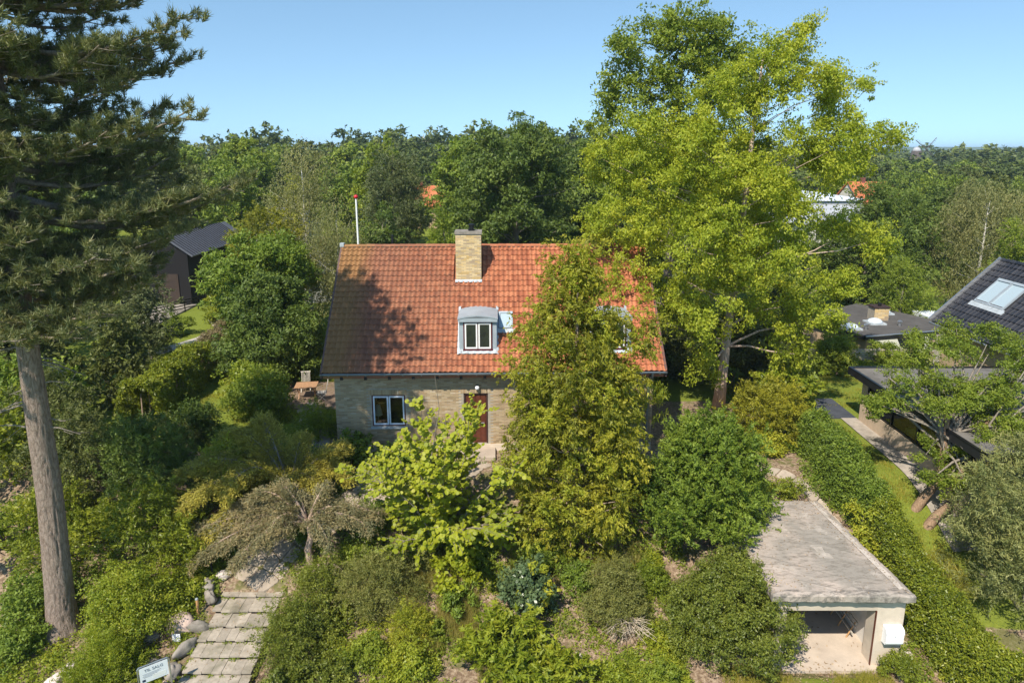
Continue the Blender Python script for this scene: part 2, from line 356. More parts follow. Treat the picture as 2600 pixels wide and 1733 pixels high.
def npmesh(name, V, F, mat, rnd=None, smooth=False):
    """V (n,3), F (m,k) k=3|4 same size"""
    me = bpy.data.meshes.new(name); V = np.ascontiguousarray(V, np.float32); F = np.ascontiguousarray(F, np.int32)
    me.vertices.add(len(V)); me.vertices.foreach_set("co", V.ravel())
    k = F.shape[1]; me.loops.add(F.size); me.loops.foreach_set("vertex_index", F.ravel())
    me.polygons.add(len(F)); me.polygons.foreach_set("loop_start", np.arange(0, F.size, k, dtype=np.int32))
    me.polygons.foreach_set("loop_total", np.full(len(F), k, np.int32))
    if smooth: me.polygons.foreach_set("use_smooth", np.ones(len(F), bool))
    me.materials.append(MATS[mat])
    if rnd is not None:
        a = me.attributes.new("rnd", 'FLOAT', 'FACE'); a.data.foreach_set("value", np.ascontiguousarray(rnd, np.float32))
    me.update(calc_edges=True); return me
LIMIT = 300
def pieces(parent, name, mesh, mats, key=None, limit=LIMIT, rest_mat=None, seed=0):
    """mats: list of 4x4 placements sharing one mesh; the first LIMIT by key as objects, the rest joined"""
    if key is not None: mats = sorted(mats, key=key)
    for M in mats[:limit]:
        o = bpy.data.objects.new(name, mesh); C.objects.link(o); o.parent = parent; o.matrix_local = M
    rest = mats[limit:]
    if rest:
        v = np.array([x.co[:] for x in mesh.vertices]); fs = [tuple(p.vertices) for p in mesh.polygons]
        nv = len(v); MM = np.array([[list(r) for r in M] for M in rest])
        W = np.einsum('nij,vj->nvi', MM[:, :3, :3], v) + MM[:, None, :3, 3]
        F = [tuple(i + k * nv for i in f) for k in range(len(rest)) for f in fs]
        me = bpy.data.meshes.new(name); me.from_pydata(W.reshape(-1, 3).tolist(), [], F)
        me.materials.append(mesh.materials[0]); me.update()
        link(name, me, parent, 'stuff')

# ------------------------------------------------------------------ terrain
def sstep(t): t = np.clip(t, 0, 1); return t * t * (3 - 2 * t)
def H(x, y):
    x = np.asarray(x, float); y = np.asarray(y, float)
    h = -2.75 * (1 - sstep((y - 16.5) / 9.5))
    h = h + .07 * np.sin(x * 1.3 + 1) * np.sin(y * 1.1) * (y > 14) * (y < 26)
    h = h - 1.9 * sstep((x - 15) / 5) * sstep((y - 38.5) / 5)
    far = sstep((y - 60) / 100); h = h + far * 1.2 * np.sin(x * .02 + 1)
    return h
def hz(x, y): return float(H(x, y))
GX0, GX1, GY0, GY1 = 7.95, 11.55, 17.75, 23.35      # garage footprint (inside faces)
def terrain():
    def axis(lo, hi, step, ends):
        a = list(np.arange(lo, hi + 1e-6, step)); s = step
        while a[-1] < ends[1]: s *= 1.35; a.append(a[-1] + s)
        s = step; b = []
        x = a[0]
        while x > ends[0]: s *= 1.35; x -= s; b.append(x)
        return np.array(b[::-1] + a)
    xs = axis(-24, 24, .3, (-3500, 3500)); ys = axis(13, 50, .3, (-60, 5200))
    X, Y = np.meshgrid(xs, ys); Z = H(X, Y)
    rs = np.random.RandomState(3); Z += rs.normal(0, .012, Z.shape) * (Y < 30)
    inside = (X > GX0 - .2) & (X < GX1 + .2) & (Y > GY0 - .3) & (Y < GY1 + .2); Z[inside] = -3.0
    front = (X > 7.0) & (X < 12.3) & (Y <= GY0 - .2) & (Y > 15); Z[front] = -2.80
    st = (X > -9.75) & (X < -7.75) & (Y < 20.1) & (Y > 14); Z[st] -= .22
    L = np.zeros_like(X)
    L[(Y > 27) & (X < -8.5)] = 1; L[(Y > 33)] = 1
    L[(X > 13.6) & (Y > 19)] = 1; L[(X > 12.3) & (X < 13.6) & (Y > 26.5)] = 1
    L[(Y < 17.5) & (X > 6.5) & (X < 10.9)] = .9; L[(Y < 16.2)] = .7
    L[(Y > 62)] = .8
    n, m = X.shape; V = np.stack([X, Y, Z], -1).reshape(-1, 3)
    i = np.arange(n - 1)[:, None] * m + np.arange(m - 1)[None]
    F = np.stack([i, i + 1, i + m + 1, i + m], -1).reshape(-1, 4)
    me = npmesh("ground", V, F, "ground_mat", smooth=True)
    a = me.attributes.new("lawn", 'FLOAT', 'POINT'); a.data.foreach_set("value", L.ravel().astype(np.float32))
    o = link("ground", me, kind='structure')
terrain()

# ------------------------------------------------------------------ foliage engine
def unit(v): return v / (np.linalg.norm(v, axis=-1, keepdims=True) + 1e-9)
def rdir(rs, n): return unit(rs.normal(size=(n, 3)))
def quads(P, T, Nn, L, W, fold=0.0, tri=False):
    """leaf rhombi: centre P, long axis T, normal Nn"""
    T = unit(T); B = unit(np.cross(Nn, T)); L = L[:, None]; W = W[:, None]
    if tri:
        V = np.stack([P - B * W / 2, P + B * W / 2, P + T * L], 1); k = 3
    else:
        nn = np.cross(T, B)
        V = np.stack([P - T * L * .5, P + B * W * .5 - nn * L * fold, P + T * L * .5, P - B * W * .5 - nn * L * fold], 1); k = 4
    return V.reshape(-1, 3), np.arange(len(P) * k).reshape(-1, k)
def sample_clumps(rs, lobes, n, inner=.22, zmin=None, upb=.15):
    lb = np.asarray(lobes, float); area = lb[:, 3] * lb[:, 5] + lb[:, 3] * lb[:, 4]
    out_p, out_d = [], []; got = 0
    while got < n:
        k = int((n - got) * 1.8) + 32
        j = rs.choice(len(lb), k, p=area / area.sum()); d = rdir(rs, k); d[:, 2] += upb; d = unit(d)
        rad = 1 - np.abs(rs.normal(0, .09, k)); ii = rs.rand(k) < inner; rad[ii] = rs.uniform(.45, .9, ii.sum())
        p = lb[j, :3] + d * lb[j, 3:6] * rad[:, None]
        keep = np.ones(k, bool)
        for q in range(len(lb)):
            e = (((p - lb[q, :3]) / lb[q, 3:6]) ** 2).sum(1); keep &= ~((j != q) & (e < .5) & ~ii)
        if zmin is not None: keep &= p[:, 2] > zmin
        d2 = unit(d / lb[j, 3:6])
        out_p.append(p[keep]); out_d.append(d2[keep]); got += keep.sum()
    return np.concatenate(out_p)[:n], np.concatenate(out_d)[:n]
def foliage_mesh(name, mat, lobes, n, r, per, L, W=None, style='broad', seed=0, inner=.22, zmin=None, droop=.3, flat=.6, upb=.15, bunch=9):
    rs = np.random.RandomState(seed); W = W or L * .62
    if bunch > 1:       # clumps sit together on sprays that jut out, with dark gaps between the sprays
        P0, D0 = sample_clumps(rs, lobes, max(4, n // bunch), inner, zmin, upb); J = np.repeat(np.arange(len(P0)), bunch); k_ = len(J)
        ax = unit(D0 + .45 * rs.normal(size=D0.shape) + np.array([0, 0, .10])); sz = rs.uniform(.7, 1.45, len(P0))[J]; u_ = rs.uniform(-1.0, 1.0, k_)
        tg = rs.normal(size=(k_, 3)); tg -= ax[J] * (tg * ax[J]).sum(1)[:, None]
        P = P0[J] + ax[J] * (u_ * r * 1.35 * sz)[:, None] + tg * (r * .62 * sz * (1.15 - .5 * np.abs(u_)))[:, None]; D = unit(ax[J] + .35 * tg)
        if zmin is not None: P[:, 2] = np.maximum(P[:, 2], zmin)
    else: P, D = sample_clumps(rs, lobes, n, inner, zmin, upb)
    m = len(P) * per; I = np.repeat(np.arange(len(P)), per)
    rc = rs.rand(len(P)); cr = r * rs.uniform(.55, 1.35, len(P))
    up = np.array([0, 0, 1.0]); rc = (.45 * rc + .55 * np.repeat(rs.rand(len(rc) // bunch + 1), bunch)[:len(rc)]) if bunch > 1 else rc; rn = .55 * rc[I] + .45 * rs.rand(m)
    l = L * rs.uniform(.65, 1.3, m); wd = W * rs.uniform(.7, 1.25, m)
    if style == 'broad':
        q = rdir(rs, m) * (rs.rand(m, 1) ** .45); q[:, 2] *= flat; p = P[I] + q * cr[I][:, None]
        nn = unit(.55 * q + .55 * D[I] + .55 * up + .75 * rs.normal(size=(m, 3)) * .8)
        t = unit(D[I] * .6 - up * droop + rs.normal(size=(m, 3)) * .7)
        V, F = (quads(p - t * (l * .5)[:, None], t, nn, l, wd, tri=True) if L < .125 or L > .145 else quads(p, t, nn, l, wd, fold=.10))
    elif style == 'spray':
        ax = unit(D[I.reshape(-1, per)[:, 0]] + .35 * rs.normal(size=(len(P), 3)) + np.array([0, 0, .25 - droop]))
        side = unit(np.cross(ax, unit(rs.normal(size=(len(P), 3)) * .5 + up)))
        s = rs.rand(m); a = ax[I]; wv = (rs.rand(m) - .5) * 1.1 * (1.05 - s)
        p = P[I] + a * (s * 1.5 - .4)[:, None] * cr[I][:, None] + side[I] * (wv * cr[I])[:, None] - up * (droop * .5 * s * s * cr[I])[:, None] + rs.normal(size=(m, 3)) * (.13 * cr[I])[:, None]
        t = unit(a * .8 + side[I] * np.sign(wv)[:, None] * .6 + .4 * rs.normal(size=(m, 3)) - up * droop * .6)
        nn = unit(np.cross(a, side[I]) * .7 + up * .5 + rs.normal(size=(m, 3)) * .55)
        rn = np.clip(.45 * rc[I] + .3 * rs.rand(m) + .28 * s, 0, 1)
        V, F = (quads(p - t * (l * .5)[:, None], t, nn, l, wd * 1.05, tri=True) if L < .21 or L > .25 else quads(p, t, nn, l, wd, fold=.06))
    elif style == 'weep':
        s = rs.rand(m); k = rs.randint(0, 5, m); off = rs.normal(size=(len(P), 5, 3)) * .35
        p = P[I] + off[I, k] * cr[I][:, None] - up * (s * cr[I] * 2.0)[:, None] + D[I] * (np.sin(s * 2) * cr[I] * .3)[:, None] + rs.normal(size=(m, 3)) * .05
        t = unit(-up + rs.normal(size=(m, 3)) * .5); nn = unit(D[I] * .7 + up * .5 + rs.normal(size=(m, 3)) * .6)
        V, F = quads(p, t, nn, l, wd, tri=True)
    elif style == 'tuft':
        t = unit(rdir(rs, m) + D[I] * .9 + up * .45); p = P[I] + rs.normal(size=(m, 3)) * .03 + t * (cr[I] * .05)[:, None]
        nn = rdir(rs, m); V, F = quads(p, t, nn, l, wd, tri=True)
    return npmesh(name, V, F, mat, rn)
def foliage(parent, name, *a, **k):
    return link(name, foliage_mesh(name, *a, **k), parent, 'stuff')
def lobes_crown(zb, zt, Rr, n, lr, seed, prof='round', asp=.8, ox=0, oy=0, core=True):
    rr = random.Random(seed); out = []
    for i in range(n):
        t = (i + .5) / n; t = min(max(t + rr.uniform(-.5, .5) / n * 2, 0), 1); z = zb + (zt - zb) * t
        f = {'round': math.sqrt(max(0, 1 - (2 * t - 1) ** 2)) * .95 + .05, 'egg': min(1, 1.25 * math.sqrt(max(0, 1 - (1.7 * t - .7) ** 2))), 'cone': 1 - t * .92,
             'dome': math.sqrt(max(0, 1 - t * t)), 'flat': 1.0, 'vase': .55 + .45 * math.sin(t * math.pi * .9)}[prof]
        a = i * 2.39996 + rr.uniform(-.5, .5); q = rr.uniform(.55, 1.0); l = lr * rr.uniform(.7, 1.3) * (.65 + .35 * f)
        rad = max(0, Rr * f - l * .7) * q
        out.append((ox + math.cos(a) * rad, oy + math.sin(a) * rad, z, l, l, l * asp))
    if core: out.append((ox, oy, (zb + zt) / 2, Rr * .5, Rr * .5, (zt - zb) * .40))
    return out
def skeleton(parent, lobes, mat, h0, r0, lean=(0, 0), top=None, seed=0, sides=9, name='trunk', nb=None, thin=.35):
    rr = random.Random(seed); mb = MB(); lb = lobes[:nb] if nb else lobes
    ztop = top or max(l[2] for l in lobes); k = 9; pts = []; rad = []
    for i in range(k):
        t = i / (k - 1); pts.append((lean[0] * t + rr.uniform(-.04, .04) * (i > 0), lean[1] * t + rr.uniform(-.04, .04) * (i > 0), -.3 + (ztop + .3) * t))
        rad.append(r0 * (1.35 if i == 0 else 1) * (1 - t * .85))
    mb.tube(pts, rad, sides, wob=.12, seed=seed)
    for l in lb:
        z0 = max(h0, l[2] - rr.uniform(.8, 1.6) * (.5 + abs(l[0]) * .25)); z0 = min(z0, ztop * .93); t = (z0 + .3) / (ztop + .3)
        a = Vector((lean[0] * t, lean[1] * t, z0)); b = Vector(l[:3]); d = b - a; r = r0 * (1 - t * .85) * thin
        mb.tube([a, a + d * .4 + Vector((rr.uniform(-.1, .1), rr.uniform(-.1, .1), d.length * .06)), a + d * .75, b + d.normalized() * l[3] * .5], [r, r * .75, r * .5, r * .18], 5, False)
    return mb.build(name, mat, parent, smooth=True)
def tree(name, label, cat, x, y, mat, zb, zt, Rr, nl, lr, n, r, per, L, bark='bark_grey', r0=.2, prof='round', style='broad', seed=1, group=None, asp=.8, lean=(0, 0), lobes=None, zoff=0, **k):
    t = thing(name, label, cat, (x, y, hz(x, y) + zoff), 0, group)
    lb = lobes or lobes_crown(zb, zt, Rr, nl, lr, seed, prof, asp)
    skeleton(t, lb, bark, max(.3, zb * .5), r0, lean, top=zt * .92, seed=seed)
    foliage(t, 'crown', mat, lb, n, r, per, L, style=style, seed=seed, **k)
    return t
def shrub(name, label, x, y, mat, Rr, h, n, per, L, r=.18, prof='dome', nl=10, lr=None, style='broad', seed=1, cat='shrub', group=None, stems=5, bark='bark_grey', lobes=None, stretch=1.0, **k):
    t = thing(name, label, cat, (x, y, hz(x, y)), 0, group)
    lb = lobes or [(a * 1.0, b * stretch, c, d, e, f) for a, b, c, d, e, f in lobes_crown(.15 * h, h * .82, Rr, nl, lr or Rr * .42, seed, prof, .8)]
    mb = MB(); rr = random.Random(seed)
    for i in range(stems):
        l = lb[i % len(lb)]
        mb.tube([(rr.uniform(-.1, .1), rr.uniform(-.1, .1), -.2), (l[0] * .4, l[1] * .4, l[2] * .5), l[:3]], [.035, .025, .012], 5, False)
    mb.build('stem', bark, t, smooth=True)
    foliage(t, 'foliage', mat, lb, n, r, per, L, style=style, seed=seed, zmin=.02, **k)
    return t

# ================================================================== THE HOUSE
HX, HY, HA = -0.72, 26.6, R(1.3)
house = thing("brick_house", "yellow brick house with weathered red tiled roof and chimney in the middle of the garden", "house", (HX, HY, 0), HA)
EZ, PITCH = 3.66, math.atan(.9); CP, SP = math.cos(PITCH), math.sin(PITCH)
def roofM(x, s, dz=0, rot=0):      # placement on the front roof slope
    return Matrix(((1, 0, 0, x), (0, CP, -SP, s * CP - dz * SP), (0, SP, CP, EZ + s * SP + dz * CP), (0, 0, 0, 1))) @ Matrix.Rotation(rot, 4, 'Z')
XL, XR, SL = -7.03, 7.03, 6.73
# under-roof and rear slope
mb = MB(); t_ = .12
prof = [(0.03, EZ - .10), (5.0, EZ + 4.5 - .10), (9.97, EZ - .10), (9.97, EZ - .24), (5.0, EZ + 4.5 - .24 - .06), (0.03, EZ - .24)]
v = [(XL + .05, y, z) for y, z in prof] + [(XR - .05, y, z) for y, z in prof]
mb.add(v, [(0, 1, 7, 6), (1, 2, 8, 7), (2, 3, 9, 8), (3, 4, 10, 9), (4, 5, 11, 10), (5, 0, 6, 11), (5, 4, 1, 0), (4, 3, 2, 1), (6, 7, 10, 11), (7, 8, 9, 10)])
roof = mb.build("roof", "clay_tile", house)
# clay pantile
us = [(0, .030), (.14, .052), (.30, .038), (.5, .004), (.70, -.018), (.86, -.010), (1.0, .018), (1.07, .040)]
PW, PL = .2163, 6.73 / 23
mb = MB(); v = []
for yy, zz in ((0, .050), (.34, .002)):
    v += [(u * PW, yy, z + zz) for u, z in us]
n = len(us); v += [(u * PW, 0, z + .050 - .026) for u, z in us]
mb.add(v, [(i, i + 1, n + i + 1, n + i) for i in range(n - 1)] + [(2 * n + i, 2 * n + i + 1, i + 1, i) for i in range(n - 1)])
tile_me = mb.mesh("roof_tile", "clay_tile", smooth=False)
def covered(x, s):
    y = s * CP
    if -1.80 < x + PW / 2 < -.46 and 3.35 < y < 4.6: return True          # chimney
    for c in (-.68, 4.9):
        if abs(x + PW / 2 - c) < .80 and .70 < y < 2.45 - .35 * abs(x + PW / 2 - c): return True
    if .12 < x + PW / 2 < .86 and 1.50 < y < 2.22: return True
    return False
tiles = []
for r_ in range(23):
    for c in range(65):
        x, s = XL + .01 + c * PW, r_ * PL
        if covered(x, s + .1): continue
        tiles.append((r_ + (100 if .7 < x < 5 else 0) + c * .001, roofM(x, s + random.uniform(-.008, .008) + .012 * math.sin(c * .35), random.uniform(0, .006), random.uniform(-.012, .012))))
tiles.sort(key=lambda q: q[0])
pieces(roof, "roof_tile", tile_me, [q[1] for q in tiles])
# ridge tiles
mb = MB(); v = []; k = 8
for yy, rad in ((0, .125), (.40, .112)):
    v += [(yy, math.cos(math.pi * i / (k - 1)) * rad, math.sin(math.pi * i / (k - 1)) * rad * .85) for i in range(k)]
v += [(0, math.cos(math.pi * i / (k - 1)) * .10, math.sin(math.pi * i / (k - 1)) * .08) for i in range(k)]
mb.add(v, [(i, i + 1, k + i + 1, k + i) for i in range(k - 1)] + [(2 * k + i, 2 * k + i + 1, i + 1, i) for i in range(k - 1)])
me = mb.mesh("ridge_tile", "clay_tile")
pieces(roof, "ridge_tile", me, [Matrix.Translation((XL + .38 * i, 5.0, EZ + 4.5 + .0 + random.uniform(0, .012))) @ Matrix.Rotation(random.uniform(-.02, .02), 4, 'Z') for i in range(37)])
MB().box(XL, XR, 4.93, 5.07, EZ + 4.38, EZ + 4.56).build("ridge_mortar", "mortar", roof)
for sx in (-1, 1):
    x = XL - .06 if sx < 0 else XR - .02
    mb = MB(); a = [(0, -.02, EZ - .22), (0, 5.0, EZ + 4.5 - .26), (0, 5.0, EZ + 4.5 + .09), (0, -.02, EZ + .07)]
    b_ = [(0, 10.0, EZ - .22), (0, 10.0, EZ + .07)]
    for q, quad in enumerate((a, [a[1], b_[0], b_[1], a[2]])):
        vv = [(x, y, z) for _, y, z in quad] + [(x + .085, y, z) for _, y, z in quad]
        mb.add(vv, [(0, 1, 2, 3), (7, 6, 5, 4), (0, 4, 5, 1), (1, 5, 6, 2), (2, 6, 7, 3), (3, 7, 4, 0)])
    mb.build("verge_board", "verge_board", roof)
MB().box(XL - .08, XL + .10, 4.86, 5.12, EZ + 4.5, EZ + 4.66).build("ridge_cap", "lead_flashing", roof)
# walls: front wall in blocks around the openings, plain sides and rear with gables
WX0, WX1 = -6.66, 6.67
wins = [(-5.15, -3.75, 1.15, 2.53), (2.2, 3.6, 1.15, 2.53), (4.7, 5.5, 1.45, 2.53)]; door = (-1.30, -.28, .32, 2.58)
ops = sorted(wins + [door])
mb = MB(); x = WX0
for (a, b, c, d) in ops:
    mb.box(x, a, .512, .80, 0, 3.62); mb.box(a, b, .512, .80, 0, c); mb.box(a, b, .512, .80, d, 3.62); x = b
mb.box(x, WX1, .512, .80, 0, 3.62)
mb.build("wall", "mortar", house)
mb = MB()
for x0, x1 in ((WX0, WX0 + .3), (WX1 - .3, WX1)):
    poly = [(.512 if x0 > 0 or True else 0, 0), (9.5, 0), (9.5, 3.62), (5.0, 7.78), (.512, 3.62)]
    poly = [(.805, 0), (9.2, 0), (9.2, 3.66), (5.0, 7.66), (.805, 3.66)]
    vv = [(x0, y, z) for y, z in poly] + [(x1, y, z) for y, z in poly]
    mb.add(vv, [(0, 1, 2, 3, 4), (9, 8, 7, 6, 5)] + [(i, (i + 1) % 5, 5 + (i + 1) % 5, 5 + i) for i in range(5)])
mb.box(WX0, WX1, 9.205, 9.5, 0, 3.62)
mb.build("gable_wall", "brick_yellow", house)
# bricks of the front wall
BW, BH = .240, .0667
brick_me = MB().box(0, .228, 0, .012, 0, .054).mesh("brick", "brick_yellow")
bl = []
for r_ in range(int(3.32 / BH)):
    z = .30 + r_ * BH; off = -BW / 2 if r_ % 2 else 0; x = WX0 + off
    while x < WX1 - .02:
        x0, x1 = max(x, WX0), min(x + .228, WX1)
        ok = x1 - x0 > .2
        for (a, b, c, d) in ops:
            if x1 > a - .01 and x0 < b + .01 and z + BH > c - .08 * (c > 1) and z < d + .25: ok = False
        if ok or (x1 - x0 > .05 and not any(x1 > a - .01 and x0 < b + .01 and z + BH > c - .08 and z < d + .25 for a, b, c, d in ops)):
            sx = (x1 - x0) / .228
            bl.append((abs(x + 4.2) + abs(z - 2.9) * 3, Matrix.Translation((x0, .500 + random.uniform(-.002, .003), z)) @ Matrix.Diagonal((sx, 1, 1, 1))))
        x += BW
for (a, b, c, d) in ops:                       # half bricks beside, soldier course above
    xs = a - .12
    while xs < b + .12 - .05:
        bl.append((50, Matrix.Translation((xs + .054, .497, d + .005)) @ Matrix.Rotation(-R(90), 4, 'Y') @ Matrix.Diagonal((1.0, 1, 1, 1)))); xs += BH
bl.sort(key=lambda q: q[0])
pieces(house, "brick", brick_me, [q[1] for q in bl])
MB().box(WX0 - .02, WX1 + .02, .47, .80, -.05, .30).build("plinth", "garage_wall", house)
for (a, b, c, d) in wins:
    W_ = MB().box(a, b, .54, .59, c, c + .05).box(a, b, .54, .59, d - .05, d).box(a, a + .05, .54, .59, c + .05, d - .05).box(b - .05, b, .54, .59, c + .05, d - .05).build("window", "burgundy_paint", house)
    m_ = (a + b) / 2
    for x0, x1 in ((a + .055, m_ - .012), (m_ + .012, b - .055)):
        s_ = MB().box(x0, x1, .515, .56, c + .055, c + .12).box(x0, x1, .515, .56, d - .12, d - .055).box(x0, x0 + .06, .515, .56, c + .12, d - .12).box(x1 - .06, x1, .515, .56, c + .12, d - .12).build("casement", "window_blue_white", W_)
        MB().box(x0 + .06, x1 - .06, .535, .541, c + .12, d - .12).build("pane", "window_glass", W_)
    MB().box(a - .06, b + .06, .40, .535, c - .09, c - .03).build("sill", "zinc", W_)
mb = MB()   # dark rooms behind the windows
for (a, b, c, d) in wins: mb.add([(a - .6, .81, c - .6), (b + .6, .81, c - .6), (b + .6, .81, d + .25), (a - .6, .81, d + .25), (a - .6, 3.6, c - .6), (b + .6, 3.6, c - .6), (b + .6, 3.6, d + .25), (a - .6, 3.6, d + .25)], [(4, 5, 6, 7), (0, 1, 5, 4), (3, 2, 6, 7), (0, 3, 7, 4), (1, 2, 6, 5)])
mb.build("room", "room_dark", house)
a, b, c, d = door
D_ = MB().box(a, b, .60, .66, c, d).build("door", "door_wood", house)
for i in range(4): MB().box(a + .08 + i * .215, a + .27 + i * .215, .575, .598, c + .1, d - .12).build("board", "door_wood", D_)
MB().box(a, a + .07, .53, .60, c, d).box(b - .07, b, .53, .60, c, d).box(a, b, .53, .60, d - .07, d).build("door_frame", "dark_trim", D_)
MB().tube([(b - .16, .56, 1.25), (b - .16, .52, 1.25), (b - .30, .52, 1.25)], .013, 6).build("handle", "steel", D_)
MB().box(a - .3, b + .3, -.55, .46, .0, .16).build("doorstep", "floor_concrete", house)
# gutter, downpipe, rafters
mb = MB(); k = 7; v = []
for x in (XL - .05, XR + .05):
    v += [(x, -.07 + math.cos(math.pi + math.pi * i / (k - 1)) * .065, EZ - .02 + math.sin(math.pi + math.pi * i / (k - 1)) * .065) for i in range(k)]
mb.add(v, [(i, i + 1, k + i + 1, k + i) for i in range(k - 1)] + [tuple(range(k)), tuple(range(k, 2 * k))])
mb.tube([(XL - .05, -.135, EZ - .015), (XR + .05, -.135, EZ - .015)], .012, 5)
g_ = mb.build("gutter", "gutter_zinc", house)
for i in range(19): MB().box(XL + .3 + i * .75, XL + .325 + i * .75, -.142, .0, EZ - .09, EZ - .01).build("gutter_bracket", "gutter_zinc", g_)
MB().tube([(6.50, -.07, EZ - .08), (6.50, .02, EZ - .22), (6.47, .30, EZ - .36), (6.45, .42, EZ - .5), (6.45, .42, .1)], .045, 10).build("downpipe", "gutter_zinc", house)
for i in range(14): MB().box(WX0 + .36 + i * .975, WX0 + .48 + i * .975, .02, .50, EZ - .30, EZ - .16).build("rafter_end", "rafter_wood", house)
# chimney with its bricks
CX0, CX1, CY0, CY1, CB, CT = -1.70, -.57, 3.43, 4.28, 6.2, 8.90
chim = MB().box(CX0 + .012, CX1 - .012, CY0 + .012, CY1 - .012, CB, CT).build("chimney", "mortar", house)
me = MB().box(0, .228, 0, .012, 0, .054).mesh("brick", "brick_chimney"); bl = []
for r_ in range(int((CT - 6.5) / BH)):
    z = 6.52 + r_ * BH
    for face, ln in ((0, CX1 - CX0), (1, CY1 - CY0), (2, CY1 - CY0)):
        x = -(BW / 2 if (r_ + face) % 2 else 0)
        while x < ln - .03:
            x0, x1 = max(0, x), min(ln, x + .228); sc_ = Matrix.Diagonal(((x1 - x0) / .228, 1, 1, 1)); j = random.uniform(-.003, .004)
            if x1 - x0 > .05:
                if face == 0: M = Matrix.Translation((CX0 + x0, CY0 + j, z)) @ sc_
                elif face == 1: M = Matrix.Translation((CX1 - j, CY0 + x0, z)) @ Matrix.Rotation(R(90), 4, 'Z') @ sc_
                else: M = Matrix.Translation((CX0 + j, CY0 + x1, z)) @ Matrix.Rotation(-R(90), 4, 'Z') @ sc_
                if z > EZ + .9 * (CY0 if face == 0 else CY0 + x0) - .1: bl.append((face * 1000 - z, M))
            x += BW
bl.sort(key=lambda q: q[0]); pieces(chim, "brick", me, [q[1] for q in bl])
MB().box(CX0 - .035, CX1 + .035, CY0 - .035, CY1 + .035, CT, CT + .11).build("chimney_cap", "boulder_grey", chim)
MB().lathe([(.15, 0), (.15, .06), (.11, .07), (.11, .22), (.14, .23), (.14, .27), (.09, .30)], 14, (-1.0, 3.86, CT + .11)).build("chimney_pot", "black_metal", chim)
mb = MB(); k = 6; xs_ = [CX0 - .03 + (CX1 - CX0 + .06) * i / 24 for i in range(25)]
mb.add([(x, CY0 - .07 - .02 * math.sin(i * 1.5), EZ + .9 * (CY0 - .06) + .075 + .012 * math.sin(i * 1.5)) for i, x in enumerate(xs_)] + [(x, CY0 - .005, EZ + .9 * CY0 + .13) for x in xs_], [(i, i + 1, 26 + i, 25 + i) for i in range(24)])
mb.build("flashing", "lead_flashing", chim)
